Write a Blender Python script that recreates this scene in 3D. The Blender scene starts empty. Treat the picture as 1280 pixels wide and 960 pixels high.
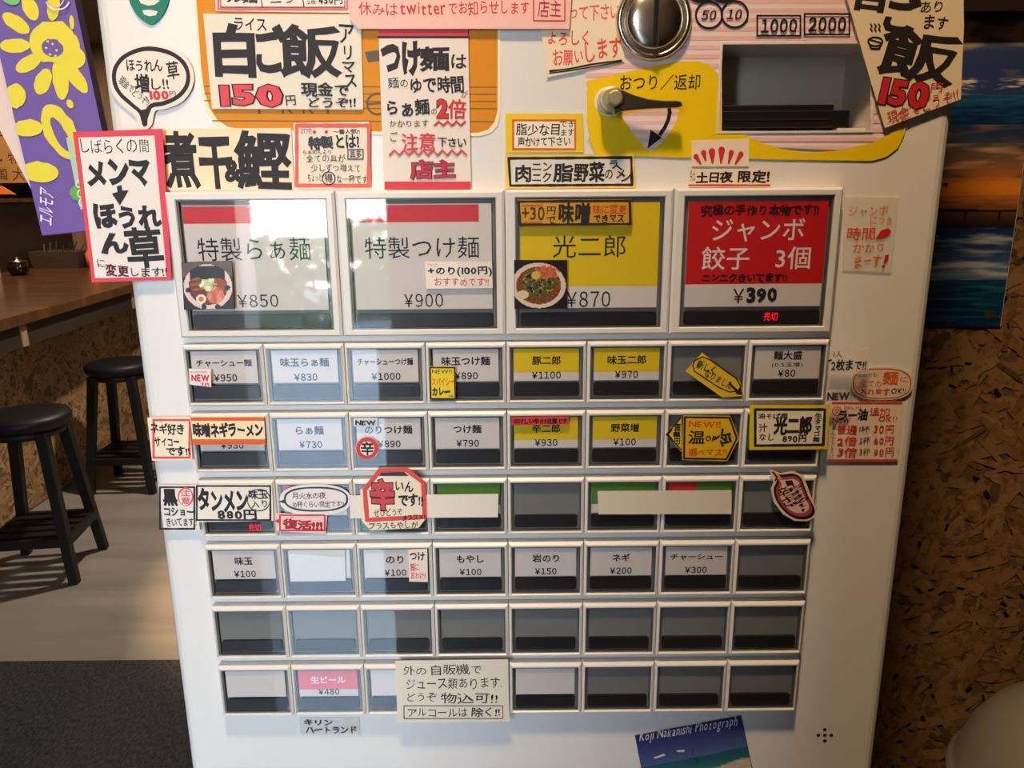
import bpy, bmesh, math, random
from mathutils import Vector, Matrix, noise
from mathutils.geometry import tessellate_polygon
random.seed(7)
SC = bpy.context.scene
COL = SC.collection

# ------------------------------------------------------------------ camera
CAM = (0.00232669, -0.49225345, 1.45)
PITCH, YAW, ROLL, FPX = 0.24114409, 0.00260352, -0.00769207, 960.0
_fw = Vector((math.sin(YAW)*math.cos(PITCH), math.cos(YAW)*math.cos(PITCH), -math.sin(PITCH)))
_rt = Vector((math.cos(YAW), -math.sin(YAW), 0)); _up = _rt.cross(_fw)
RT = _rt*math.cos(ROLL) + _up*math.sin(ROLL)
UP = -_rt*math.sin(ROLL) + _up*math.cos(ROLL)
cd = bpy.data.cameras.new('camera'); cam = bpy.data.objects.new('camera', cd); COL.objects.link(cam)
cd.sensor_width = 36; cd.lens = 36*FPX/1280; cd.clip_start = .02
mw = Matrix((RT, UP, -_fw)).transposed().to_4x4(); mw.translation = Vector(CAM); cam.matrix_world = mw
SC.camera = cam

# ------------------------------------------------------------------ world, light, exposure
SC.view_settings.view_transform = 'Standard'; SC.view_settings.look = 'None'
SC.view_settings.exposure = 0.1; SC.view_settings.gamma = 1.0; SC.view_settings.use_curve_mapping = False
w = bpy.data.worlds.new('world'); SC.world = w; w.use_nodes = True
nt = w.node_tree; bg = nt.nodes['Background']
tc = nt.nodes.new('ShaderNodeTexCoord'); sp = nt.nodes.new('ShaderNodeSeparateXYZ'); rp = nt.nodes.new('ShaderNodeValToRGB')
nt.links.new(tc.outputs['Generated'], sp.inputs[0]); nt.links.new(sp.outputs['Z'], rp.inputs[0]); nt.links.new(rp.outputs[0], bg.inputs[0])
rp.color_ramp.elements[0].position = 0.0; rp.color_ramp.elements[0].color = (.98, .975, .96, 1)
rp.color_ramp.elements[1].position = 0.7; rp.color_ramp.elements[1].color = (.42, .66, 1, 1)
bg.inputs['Strength'].default_value = 18.0

DOOR_X0, DOOR_X1, DOOR_H, FRONT_Y = -0.66, -0.27, 2.1, -1.3
pl = bpy.data.lights.new('door_daylight', 'AREA'); pl.shape = 'RECTANGLE'; pl.size = DOOR_X1-DOOR_X0; pl.size_y = DOOR_H
pl.cycles.is_portal = True
po = bpy.data.objects.new('door_daylight', pl); COL.objects.link(po)
po.location = ((DOOR_X0+DOOR_X1)/2, FRONT_Y-.06, DOOR_H/2); po.rotation_euler = (-math.pi/2, 0, math.pi)
def lamp(name, kind, loc, energy, color, size=.1, rot=(0,0,0), cone=None, blend=.1):
    l = bpy.data.lights.new(name, kind); l.energy = energy; l.color = color
    if kind == 'AREA': l.shape = 'DISK'; l.size = size
    else: l.shadow_soft_size = size
    if cone: l.spot_size = cone; l.spot_blend = blend
    o = bpy.data.objects.new(name, l); COL.objects.link(o); o.location = loc; o.rotation_euler = rot
    return o
WARM = (1, .70, .40)
LAMPS = [(-.06, -.5, 2.46), (-.2, 2.5, 2.46), (-1.0, 3.0, 2.46), (-3.0, 4.2, 2.46)]
lamp('machine_lamp_light', 'AREA', LAMPS[0], 14, WARM, .13)
lamp('aisle_lamp_light', 'SPOT', LAMPS[1], 330, (1,.64,.34), .03, (0,0,0), math.radians(56), .2)
lamp('counter_lamp_light', 'AREA', LAMPS[2], 50, (1,.86,.7), .13)
lamp('kitchen_lamp_light', 'AREA', LAMPS[3], 30, WARM, .13)

# ------------------------------------------------------------------ measuring helpers (pixel of the 1280x960 photograph to a point on a plane)
def ray(px, py): return _fw + RT*((px-640)/FPX) - UP*((py-480)/FPX)
def PY(px, py, y=0.0):
    d = ray(px, py); p = Vector(CAM) + d*((y-CAM[1])/d.y); return p.x, p.z
def PZ(px, py, z):
    d = ray(px, py); p = Vector(CAM) + d*((z-CAM[2])/d.z); return p.x, p.y

# ------------------------------------------------------------------ materials
def lin(c):
    r = []
    for v in c[:3]:
        v = v/255; r.append(v/12.92 if v <= .04045 else ((v+.055)/1.055)**2.4)
    return (*r, 1)
def mat(name, rgb, rough=.5, metal=0, spec=.5, bump=None, vary=None):
    m = bpy.data.materials.new(name); m.use_nodes = True; n = m.node_tree; b = n.nodes['Principled BSDF']
    b.inputs['Base Color'].default_value = lin(rgb); b.inputs['Roughness'].default_value = rough
    b.inputs['Metallic'].default_value = metal; b.inputs['Specular IOR Level'].default_value = spec
    co = n.nodes.new('ShaderNodeTexCoord')
    if vary:   # (scale vector, rgb2, detail)
        mp = n.nodes.new('ShaderNodeMapping'); mp.inputs['Scale'].default_value = vary[0]
        nz = n.nodes.new('ShaderNodeTexNoise'); nz.inputs['Scale'].default_value = 1; nz.inputs['Detail'].default_value = vary[2]
        rr = n.nodes.new('ShaderNodeValToRGB'); rr.color_ramp.elements[0].position = .3; rr.color_ramp.elements[1].position = .7
        rr.color_ramp.elements[0].color = lin(rgb); rr.color_ramp.elements[1].color = lin(vary[1])
        n.links.new(co.outputs['Object'], mp.inputs[0]); n.links.new(mp.outputs[0], nz.inputs[0]); n.links.new(nz.outputs[0], rr.inputs[0]); n.links.new(rr.outputs[0], b.inputs['Base Color'])
    if bump:   # (scale, strength, distance)
        nz = n.nodes.new('ShaderNodeTexNoise'); nz.inputs['Scale'].default_value = bump[0]; nz.inputs['Detail'].default_value = 4
        bp = n.nodes.new('ShaderNodeBump'); bp.inputs['Strength'].default_value = bump[1]; bp.inputs['Distance'].default_value = bump[2]
        n.links.new(co.outputs['Object'], nz.inputs[0]); n.links.new(nz.outputs[0], bp.inputs['Height']); n.links.new(bp.outputs[0], b.inputs['Normal'])
    return m
def emis(name, rgb, s):
    m = mat(name, rgb); b = m.node_tree.nodes['Principled BSDF']
    b.inputs['Emission Color'].default_value = lin(rgb); b.inputs['Emission Strength'].default_value = s; return m
def colmat(name, rough, spec=.4, bump=None, fleck=False):
    m = mat(name, (200,200,200), rough, 0, spec, bump); n = m.node_tree
    a = n.nodes.new('ShaderNodeVertexColor'); a.layer_name = 'Col'
    if fleck:
        co=n.nodes.new('ShaderNodeTexCoord'); nz=n.nodes.new('ShaderNodeTexNoise'); nz.inputs['Scale'].default_value=70; nz.inputs['Detail'].default_value=5; nz.inputs['Roughness'].default_value=.7
        rr=n.nodes.new('ShaderNodeValToRGB'); rr.color_ramp.elements[0].position=.34; rr.color_ramp.elements[0].color=(.3,.26,.22,1); rr.color_ramp.elements[1].position=.5; rr.color_ramp.elements[1].color=(1,1,1,1)
        mx=n.nodes.new('ShaderNodeMix'); mx.data_type='RGBA'; mx.blend_type='MULTIPLY'; mx.inputs[0].default_value=.8
        n.links.new(co.outputs['Object'],nz.inputs[0]); n.links.new(nz.outputs[0],rr.inputs[0]); n.links.new(a.outputs['Color'],mx.inputs[6]); n.links.new(rr.outputs[0],mx.inputs[7]); n.links.new(mx.outputs[2],n.nodes['Principled BSDF'].inputs['Base Color']); return m
    n.links.new(a.outputs['Color'], n.nodes['Principled BSDF'].inputs['Base Color']); return m
def clearmat():
    m = bpy.data.materials.new('clear_plastic'); m.use_nodes = True; n = m.node_tree; n.nodes.clear()
    o = n.nodes.new('ShaderNodeOutputMaterial'); mx = n.nodes.new('ShaderNodeMixShader'); t = n.nodes.new('ShaderNodeBsdfTransparent')
    g = n.nodes.new('ShaderNodeBsdfGlossy'); f = n.nodes.new('ShaderNodeFresnel'); f.inputs[0].default_value = 1.75
    g.inputs['Roughness'].default_value = .03; t.inputs[0].default_value = (.985,.99,.99,1)
    ge = n.nodes.new('ShaderNodeNewGeometry'); iv = n.nodes.new('ShaderNodeMath'); iv.operation='SUBTRACT'; iv.inputs[0].default_value=1; ml = n.nodes.new('ShaderNodeMath'); ml.operation='MULTIPLY'
    n.links.new(ge.outputs['Backfacing'], iv.inputs[1]); n.links.new(iv.outputs[0], ml.inputs[0]); n.links.new(f.outputs[0], ml.inputs[1])   # both faces of the sheet counted on the outer one
    n.links.new(ml.outputs[0], mx.inputs[0]); n.links.new(t.outputs[0], mx.inputs[1]); n.links.new(g.outputs[0], mx.inputs[2]); n.links.new(mx.outputs[0], o.inputs[0])
    return m
def tapemat():
    m = bpy.data.materials.new('clear_tape'); m.use_nodes = True; n = m.node_tree; n.nodes.clear()
    o = n.nodes.new('ShaderNodeOutputMaterial'); mx = n.nodes.new('ShaderNodeMixShader'); t = n.nodes.new('ShaderNodeBsdfTransparent')
    g = n.nodes.new('ShaderNodeBsdfPrincipled'); g.inputs['Base Color'].default_value = lin((246,240,230)); g.inputs['Roughness'].default_value = .35
    mx.inputs[0].default_value = .3
    n.links.new(t.outputs[0], mx.inputs[1]); n.links.new(g.outputs[0], mx.inputs[2]); n.links.new(mx.outputs[0], o.inputs[0])
    return m
M = dict(
    white=mat('enamel_white', (232,229,224), .32, 0, .5, (3,.08,.002)), frame=mat('button_frame_plastic', (226,222,216), .35),
    tray=mat('button_tray_grey', (125,124,121), .6), edge=mat('window_gasket_grey', (92,92,90), .4), bar=mat('black_strip', (36,34,36), .35),
    ink=colmat('printed_ink', .55, .3), pic=colmat('glossy_print', .3), clear=clearmat(), tape=tapemat(),
    chrome=mat('chrome', (225,214,196), .25, 1), steel=mat('brushed_steel', (150,138,120), .28, 1), brass=mat('pale_brass', (190,176,140), .38, .6), black=mat('black_plastic', (18,17,18), .4),
    hole=mat('dark_hole', (5,5,5), .9), grey=mat('recess_grey', (222,214,200), .5),
    stool=mat('black_painted_wood', (26,23,21), .5, 0, .3, (30,.15,.002)), vinyl=mat('black_vinyl', (20,19,20), .5, 0, .3, (200,.1,.0005)),
    counter=mat('varnished_counter_wood', (92,58,32), .22, 0, .6, None, ((2,14,6),(58,34,18),5)), fascia=mat('dark_brown_board', (48,37,30), .6, 0,.4, None, ((3,1.5,9),(36,27,22),4)),
    floor=mat('pale_vinyl_floor', (146,138,128), .5, 0, .4, None, ((1.2,7,1),(122,115,107),6)),
    mat_=mat('charcoal_carpet', (76,75,78), .95, 0, .1, (260,.9,.006), ((160,60,1),(40,40,43),5)),
    wood=mat('brown_wood_panel', (134,108,84), .6, 0, .3, None, ((22,22,1.2),(104,82,62),4)), dark=mat('dark_kitchen', (34,26,20), .8), wall=mat('brown_plaster', (74,60,48), .8, 0,.3,(60,.2,.002)),
    ceil=mat('ceiling_plaster', (112,102,90), .9), osb=mat('osb_glue_brown', (112,84,54), .7), flake=colmat('osb_flake', .62, .3, (150,.25,.0006), True),
    paperback=mat('paper_cream', (222,205,190), .6), bin=mat('translucent_white_plastic', (158,150,138), .3), concrete=mat('outside_concrete', (150,150,146), .9, 0,.3,(8,.3,.01)),  # bin: white plastic greyed in its colour for the shade it stands in
    alu=mat('door_aluminium', (120,118,114), .35, 1), basket=mat('woven_rattan', (70,56,44), .7, 0,.3,(120,.8,.004)), leaf=mat('hedge_leaf', (80,120,60), .7),
    lampglow=emis('lamp_diffuser_glow', (255,214,160), 6), led=emis('sold_out_led_red', (235,10,40), .9), jar=mat('ceramic_white', (215,205,190), .25), soy=mat('dark_sauce_jar', (28,20,18), .2),
    orange=mat('orange_cloth', (200,110,50), .8), strip=mat('light_wood_batten', (150,118,90), .6))

# ------------------------------------------------------------------ mesh builder
class MB:
    def __init__(s): s.v=[]; s.f=[]; s.c=[]
    def add(s, vs, fs, col=(200,200,200)):
        o=len(s.v); s.v += [tuple(v) for v in vs]; s.f += [tuple(i+o for i in f) for f in fs]; s.c += [col]*len(fs); return s
    def box(s, x0,x1,y0,y1,z0,z1, col=(200,200,200)):
        return s.add([(x0,y0,z0),(x1,y0,z0),(x1,y1,z0),(x0,y1,z0),(x0,y0,z1),(x1,y0,z1),(x1,y1,z1),(x0,y1,z1)],
            [(0,3,2,1),(4,5,6,7),(0,1,5,4),(1,2,6,5),(2,3,7,6),(3,0,4,7)], col)
    def beam(s, a, b, wa, wb, up=(0,0,1), col=(200,200,200)):   # tapered square bar, wa,wb = (w,d)
        a=Vector(a); b=Vector(b); d=(b-a).normalized(); x=d.cross(Vector(up))
        if x.length<1e-4: x=Vector((1,0,0))
        x.normalize(); y=d.cross(x); vs=[]
        for p,w_ in ((a,wa),(b,wb)):
            for i,j in ((-1,-1),(1,-1),(1,1),(-1,1)): vs.append(p+x*i*w_[0]/2+y*j*w_[1]/2)
        return s.add(vs,[(0,1,2,3),(4,7,6,5),(0,4,5,1),(1,5,6,2),(2,6,7,3),(3,7,4,0)],col)
    def lathe(s, c, prof, ax='z', n=32, col=(200,200,200)):    # prof (r, h) along axis
        vs=[]; fs=[]
        for r,h in prof:
            for i in range(n):
                t=2*math.pi*i/n; a,b=r*math.cos(t),r*math.sin(t)
                vs.append((c[0]+a,c[1]+b,c[2]+h) if ax=='z' else (c[0]+a,c[1]-h,c[2]+b))
        for k in range(len(prof)-1):
            for i in range(n): j=(i+1)%n; fs.append((k*n+i,k*n+j,(k+1)*n+j,(k+1)*n+i))
        fs.append(tuple(range(n))[::-1]); fs.append(tuple((len(prof)-1)*n+i for i in range(n)))
        return s.add(vs,fs,col)
    def build(s, name, material, parent=None, loc=(0,0,0), smooth=False, bevel=0, **kw):
        me=bpy.data.meshes.new(name); me.from_pydata([(v[0]-loc[0],v[1]-loc[1],v[2]-loc[2]) for v in s.v],[],s.f)
        if material in (M['ink'],M['pic'],M['flake']):
            at=me.color_attributes.new('Col','FLOAT_COLOR','CORNER'); buf=[]
            for f,c in zip(s.f,s.c): buf += list(lin(c))*len(f)
            at.data.foreach_set('color',buf)
        me.materials.append(material)
        if smooth: me.shade_smooth(); 
        o=bpy.data.objects.new(name,me); COL.objects.link(o); o.location=loc
        if parent:
            o.parent=parent
            if tuple(loc)!=(0,0,0):
                p=parent; wl=Vector((0,0,0))
                while p: wl+=p.location; p=p.parent
                o.location=Vector(loc)-wl
        if bevel: b=o.modifiers.new('bevel','BEVEL'); b.width=bevel; b.segments=2; b.limit_method='ANGLE'
        if smooth and not bevel:
            pass
        for k,v in kw.items(): o[k]=v
        return o
def empty(name, loc, label, cat, group=None, rz=0):
    o=bpy.data.objects.new(name,None); COL.objects.link(o); o.location=loc; o.rotation_euler=(0,0,rz); o.empty_display_size=.05
    if label: o['label']=label; o['category']=cat
    if group: o['group']=group
    return o
def tag(o,label,cat,group=None):
    o['label']=label; o['category']=cat
    if group: o['group']=group
    return o

def smooth(P,n=5):
    out=[];m=len(P)
    for i in range(m):
        p0,p1,p2,p3=P[i-1],P[i],P[(i+1)%m],P[(i+2)%m]
        for k in range(n):
            t=k/n; out.append(tuple(.5*((2*b)+(-a+c)*t+(2*a-5*b+4*c-d)*t*t+(-a+3*b-3*c+d)*t**3) for a,b,c,d in zip(p0,p1,p2,p3)))
    return out
# ------------------------------------------------------------------ glyphs and ink
_g={}
def glyph(ch, bold):
    k=(ch,bold)
    if k in _g: return _g[k]
    cu=bpy.data.curves.new('t','FONT'); cu.body=ch; cu.size=1; cu.resolution_u=2; cu.fill_mode='FRONT' if not bold else 'BOTH'
    if bold: cu.bevel_depth=bold; cu.bevel_resolution=0
    ob=bpy.data.objects.new('t',cu); COL.objects.link(ob)
    dg=bpy.context.evaluated_depsgraph_get(); me=bpy.data.meshes.new_from_object(ob.evaluated_get(dg))
    vs=[tuple(v.co) for v in me.vertices]; fs=[]
    for p in me.polygons:
        if p.normal.z>.05 or not bold: fs.append(tuple(p.vertices))
    bpy.data.objects.remove(ob); bpy.data.curves.remove(cu); bpy.data.meshes.remove(me)
    used=sorted({i for f in fs for i in f}); mp={i:n for n,i in enumerate(used)}
    vs=[vs[i] for i in used]; fs=[tuple(mp[i] for i in f) for f in fs]
    bb=(min(v[0] for v in vs)+bold,max(v[0] for v in vs)-bold) if vs else (0,.3)
    _g[k]=(vs,fs,bb); return _g[k]
def fw(t): return ''.join(chr(0xFF10+int(c)) if c in '0123456789' else ('￥' if c=='¥' else c) for c in t)
def layout(text, bold, jit, rng, vertical=False):
    V=[];F=[]; x=0; y=0; EM=1.0
    for ch in text:
        if ch=='\n':
            if vertical: x-=1.05; y=0
            else: x=0; y-=1.08
            continue
        if ch==' ': 
            if vertical: y-=.5
            else: x+=.4
            continue
        if ch=='　': x+=1; continue
        vs,fs,bb=glyph(ch,bold)
        wide=ord(ch)>0x2000 and not 0xFF10<=ord(ch)<=0xFF19 and ch!='￥'
        gx0=0 if wide else bb[0]-.05; adv=EM if wide else bb[1]-bb[0]+.15
        if vertical and not wide: gx0-= (1-adv)/2; 
        r=rng.uniform(-1,1)*jit*.09; sc=1+rng.uniform(-1,1)*jit*.10; dy=rng.uniform(-1,1)*jit*.05
        cx=(gx0+adv/2); cy=.35; sd=rng.uniform(0,99); o=len(V); c,s_=math.cos(r),math.sin(r)
        for vx,vy,vz in vs:
            a=(vx-cx)*sc; b=(vy-cy)*sc
            if jit:
                q=noise.noise_vector(Vector((a*2.2+sd,b*2.2,sd))); a+=q.x*.06*jit; b+=q.y*.06*jit
            V.append((x-gx0+cx+a*c-b*s_, y+cy+dy+a*s_+b*c, vz)); 
        F+=[tuple(i+o for i in f) for f in fs]
        if vertical: y-=1.02
        else: x+=adv
    return V,F
class Sheet:
    """flat printed thing standing in a plane of constant y; px corners; y of its front face"""
    def __init__(s, y): s.y=y; s.mb=MB(); s.k=0; s.rng=random.Random(11)
    def _y(s): s.k+=1; return s.y-.00003-.000018*s.k
    def poly(s, pts, col, closed=True):
        yy=s._y(); w_=[PY(*p,s.y) for p in pts]
        tri=tessellate_polygon([[Vector((a,b,0)) for a,b in w_]])
        fs=[]
        for t in tri:
            a,b,c=[Vector(w_[i]) for i in t]; cr=(b-a).cross(c-a) if False else (b.x-a.x)*(c.y-a.y)-(b.y-a.y)*(c.x-a.x)
            fs.append(tuple(t) if cr>0 else tuple(reversed(t)))
        s.mb.add([(a,yy,b) for a,b in w_],fs,col); return s
    def line(s, pts, wpx, col, closed=False, wob=0):
        yy=s._y(); P=[Vector(PY(*p,s.y)) for p in pts]; n=len(P); hw=wpx*.000513/2
        if closed: P=P+[P[0]]
        if wob:
            Q=[]
            for a,b in zip(P,P[1:]):
                m=max(1,int((b-a).length/.004))
                for i in range(m): Q.append(a.lerp(b,i/m))
            Q.append(P[-1]); P=Q
        for i,(a,b) in enumerate(zip(P,P[1:])):
            d=(b-a)
            if d.length<1e-7: continue
            d.normalize(); nn=Vector((-d.y,d.x)); 
            def W(q): return hw*(1+wob*noise.noise(Vector((q.x*160,q.y*160,s.k))))
            wa,wb=W(a),W(b); e=d*min(wa,wb)*.6
            q=[a-e-nn*wa,b+e-nn*wb,b+e+nn*wb,a-e+nn*wa]
            s.mb.add([(v.x,yy-i*1e-7,v.y) for v in q],[(0,1,2,3)],col)
        return s
    def rect(s,x0,y0,x1,y1,wpx,col,wob=0): return s.line([(x0,y0),(x1,y0),(x1,y1),(x0,y1)],wpx,col,True,wob)
    def ell(s,cx,cy,rx,ry,col,rot=0,n=24,jag=0):
        pts=[]
        for i in range(n):
            t=2*math.pi*i/n; j=1+jag*s.rng.uniform(-1,1); a=rx*math.cos(t)*j; b=ry*math.sin(t)*j; c,q=math.cos(rot),math.sin(rot)
            pts.append((cx+a*c-b*q,cy+a*q+b*c))
        return s.poly(pts,col)
    def ring(s,cx,cy,rx,ry,w_,col,wob=0,n=28,a0=0,a1=360,rot=0):
        c,q=math.cos(math.radians(rot)),math.sin(math.radians(rot)); pts=[]
        for i in range(n+1):
            t=math.radians(a0+(a1-a0)*i/n); a=rx*math.cos(t); b=ry*math.sin(t); pts.append((cx+a*c-b*q,cy+a*q+b*c))
        return s.line(pts,w_,col,False,wob)
    def text(s, t, x0,y0,x1,y1, col=(40,36,38), bold=.03, jit=1, rot=0, vertical=False, shear=0, outline=None, flip=False, ref=None):
        st=s.rng.getstate()
        V,F=layout(t,bold,jit,s.rng,vertical)
        if not V: return s
        ax=min(v[0] for v in V); bx=max(v[0] for v in V); ay=min(v[1] for v in V); by=max(v[1] for v in V)
        if ref: ax,bx,ay,by=ref
        if outline:
            s.rng.setstate(st); s.text(t,x0,y0,x1,y1,outline[0],bold+outline[1],jit,rot,vertical,shear,ref=(ax,bx,ay,by)); s.k+=1
        cx,cy=(x0+x1)/2,(y0+y1)/2; C=Vector(PY(cx,cy,s.y)); W=(Vector(PY(x0,cy,s.y))-Vector(PY(x1,cy,s.y))).length; H=(Vector(PY(cx,y0,s.y))-Vector(PY(cx,y1,s.y))).length
        r=-math.radians(rot); c,q=math.cos(r),math.sin(r); yy=s._y(); out=[]
        k=min(W/(bx-ax),H/(by-ay)) if H<1e9 else 1
        for vx,vy,vz in V:
            a=((vx-ax)/(bx-ax)-.5)*W; b=((vy-ay)/(by-ay)-.5)*H; a+=shear*b
            if flip: a=-a; b=-b
            out.append((C.x+a*c-b*q, yy-(vz/bold*.00001 if bold else 0), C.y+a*q+b*c))
        s.mb.add(out,F,col); s.k+=1
        return s
    def done(s, parent, name='lettering', mt=None, loc=None, **kw):
        if not s.mb.v: return None
        l=loc if loc is not None else tuple(parent.location)
        o=s.mb.build(name,mt or M['ink'],parent,l,**kw)
        return o
def world_sheet_mesh(name, corners, y, rgb, th=.0004, material=None, curl=0):
    pts=[PY(*c,y) for c in corners]
    cx=sum(p[0] for p in pts)/len(pts); cz=sum(p[1] for p in pts)/len(pts); n=len(pts); mb=MB()
    tri=tessellate_polygon([[Vector((a,b,0)) for a,b in pts]]); fs=[]
    for t in tri:
        a,b,c=[pts[i] for i in t]; cr=(b[0]-a[0])*(c[1]-a[1])-(b[1]-a[1])*(c[0]-a[0]); t=tuple(t) if cr>0 else tuple(reversed(t))
        fs.append(t); fs.append(tuple(i+n for i in reversed(t)))
    for i in range(n): j=(i+1)%n; fs.append((i,j,j+n,i+n))
    mb.add([(a,y,b) for a,b in pts]+[(a,y+th,b) for a,b in pts],fs,rgb)
    return mb.build(name,material or M['ink'],None,(cx,y,cz))
def notice(name, label, cat, corners, y, rgb, fn=None, group=None, material=None, th=.0004, inkname='lettering', mt=None):
    o=world_sheet_mesh(name,corners,y,rgb,th,material); tag(o,label,cat,group)
    if fn:
        s=Sheet(y); fn(s); s.done(o,inkname,mt)
    return o
def picture(parent, name, corners, y, nu, nv, fn):
    """flat printed picture: colours from fn(u,v) in a fine grid of faces"""
    P=[Vector(PY(*c,y)) for c in corners]; mb=MB(); loc=tuple(parent.location)
    for j in range(nv+1):
        for i in range(nu+1):
            u,v=i/nu,j/nv; p=(P[0]*(1-u)+P[1]*u)*(1-v)+(P[3]*(1-u)+P[2]*u)*v; mb.v.append((p.x,y-.00003,p.y))
    for j in range(nv):
        for i in range(nu):
            a=j*(nu+1)+i; mb.f.append((a,a+nu+1,a+nu+2,a+1)); c=fn((i+.5)/nu,(j+.5)/nv); mb.c.append(tuple(max(0,min(255,q)) for q in c))
    return mb.build(name,M['pic'],parent,loc)
def mixc(a,b,t): t=max(0,min(1,t)); return tuple(x+(y-x)*t for x,y in zip(a,b))
def fbm(x,y,s=0): return noise.fractal(Vector((x,y,s)),1.0,2.0,4)

K=(40,35,36); RED=(214,48,48); PINK=(226,84,96); ORG=(226,98,38); YEL=(238,206,30); CRM=(238,226,206); WHT=(238,234,230)

# ================================================================== SETTING
def struct(name, mb, m, **kw):
    o=mb.build(name,m,**kw); o['kind']='structure'; return o
struct('floor', MB().box(-5,2.4,FRONT_Y-.1,6.2,-.1,0), M['floor'])
struct('ceiling', MB().box(-5,2.4,FRONT_Y-.1,6.2,2.5,2.6), M['ceil'])
struct('wall_left', MB().box(-5,-4.9,FRONT_Y-.1,6.2,0,2.5), M['dark'])
struct('wall_right', MB().box(2.3,2.4,FRONT_Y-.1,6.2,0,2.5), M['wall'])
struct('wall_back', MB().box(-5,2.4,6.1,6.2,0,2.5), M['dark'])
struct('wall_front', MB().box(-5,DOOR_X0,FRONT_Y-.1,FRONT_Y,0,2.5).box(DOOR_X1,2.4,FRONT_Y-.1,FRONT_Y,0,2.5).box(DOOR_X0,DOOR_X1,FRONT_Y-.1,FRONT_Y,DOOR_H,2.5), M['wall'])
d=struct('door_1', MB().box(DOOR_X0,DOOR_X0+.03,FRONT_Y-.09,FRONT_Y+.01,0,DOOR_H).box(DOOR_X1-.03,DOOR_X1,FRONT_Y-.09,FRONT_Y+.01,0,DOOR_H).box(DOOR_X0,DOOR_X1,FRONT_Y-.09,FRONT_Y+.01,DOOR_H-.04,DOOR_H), M['alu'])
struct('ground_outside', MB().box(-9,9,-14,FRONT_Y-.1,-.12,-.02), M['concrete'])
struct('wall_light_blocker', MB().box(-.20,-.15,FRONT_Y,-.70,0,2.5), M['wall'])  # added unseen fin, blocks door daylight from the machine's right side
# wood panelled end wall past the counter
struct('wall_far', MB().box(-3.25,.9,5.3,5.4,0,2.5), M['wood'])
# OSB partition behind the machine
WY=.36
part=struct('wall_osb', MB().box(-.2,2.3,WY,WY+.08,0,2.5), M['osb'])
def flakes(n, box, seed, to3, size=1.0, tint=(1,1,1)):
    rg=random.Random(seed); mb=MB(); pal=[(154,118,76),(146,108,68),(160,124,82),(138,102,64),(150,112,68),(132,97,60),(158,122,78),(144,105,64)]
    for i in range(n):
        cx=rg.uniform(box[0],box[1]); cz=rg.uniform(box[2],box[3]); t=rg.gauss(0,.9)+math.pi/2*(rg.random()<.45)
        L=rg.uniform(.014,.07)*size; Wd=rg.uniform(.004,.018)*size; c,s=math.cos(t),math.sin(t); pts=[]
        m=6
        for k in range(m):
            a=(-.5+k/(m-1))*L; j=(Wd/2)*(1-.5*abs(2*k/(m-1)-1)**3)*rg.uniform(.75,1.1); pts.append((a,j))
        for k in range(m-1,-1,-1):
            a=(-.5+k/(m-1))*L; j=(Wd/2)*(1-.5*abs(2*k/(m-1)-1)**3)*rg.uniform(.75,1.1); pts.append((a,-j))
        q=[(cx+a*c-b*s,cz+a*s+b*c) for a,b in pts]
        q=[(min(max(a,box[0]),box[1]),min(max(b,box[2]),box[3])) for a,b in q]
        d_=.0002+.0022*i/n; col=mixc(rg.choice(pal),rg.choice(pal),rg.random())
        if rg.random()<.04: col=(104,76,50)
        col=tuple(min(255,a*b) for a,b in zip(col,tint))
        mb.add([to3(a,b,d_) for a,b in q],[tuple(range(2*m))[::-1]],col)
    # small dark knots
    for i in range(n//12):
        cx=rg.uniform(box[0],box[1]); cz=rg.uniform(box[2],box[3]); t=rg.uniform(0,3.1); L=rg.uniform(.002,.006)*size; Wd=L*rg.uniform(.3,.6); c,s=math.cos(t),math.sin(t)
        q=[(cx+a*c-b*s,cz+a*s+b*c) for a,b in ((-L,-Wd),(L,-Wd*.4),(L*.8,Wd),(-L*.7,Wd*.6))]
        mb.add([to3(a,b,.0026) for a,b in q],[(3,2,1,0)],(24,16,12))
    return mb
fl=flakes(13000,(.1,1.3,.45,2.0),3,lambda a,b,d_:(a,WY-d_,b)).build('wood_flakes',M['flake'],part); fl['kind']='stuff'
struct('trim_1', MB().box(-.2,2.3,WY-.03,WY,PY(1215,14,WY-.03)[1],PY(1215,14,WY-.03)[1]+.09), M['fascia'])

# entrance mat
XL0=-.241
o=MB().box(-2.29,XL0-.01,FRONT_Y+.02,1.70,.0,.007).box(XL0-.01,2.2,FRONT_Y+.02,-.02,0,.007).build('entrance_mat',M['mat_'],None,(0,0,0)); tag(o,'large charcoal carpet mat laid over the pale floor beside the ticket machine','mat')

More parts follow.
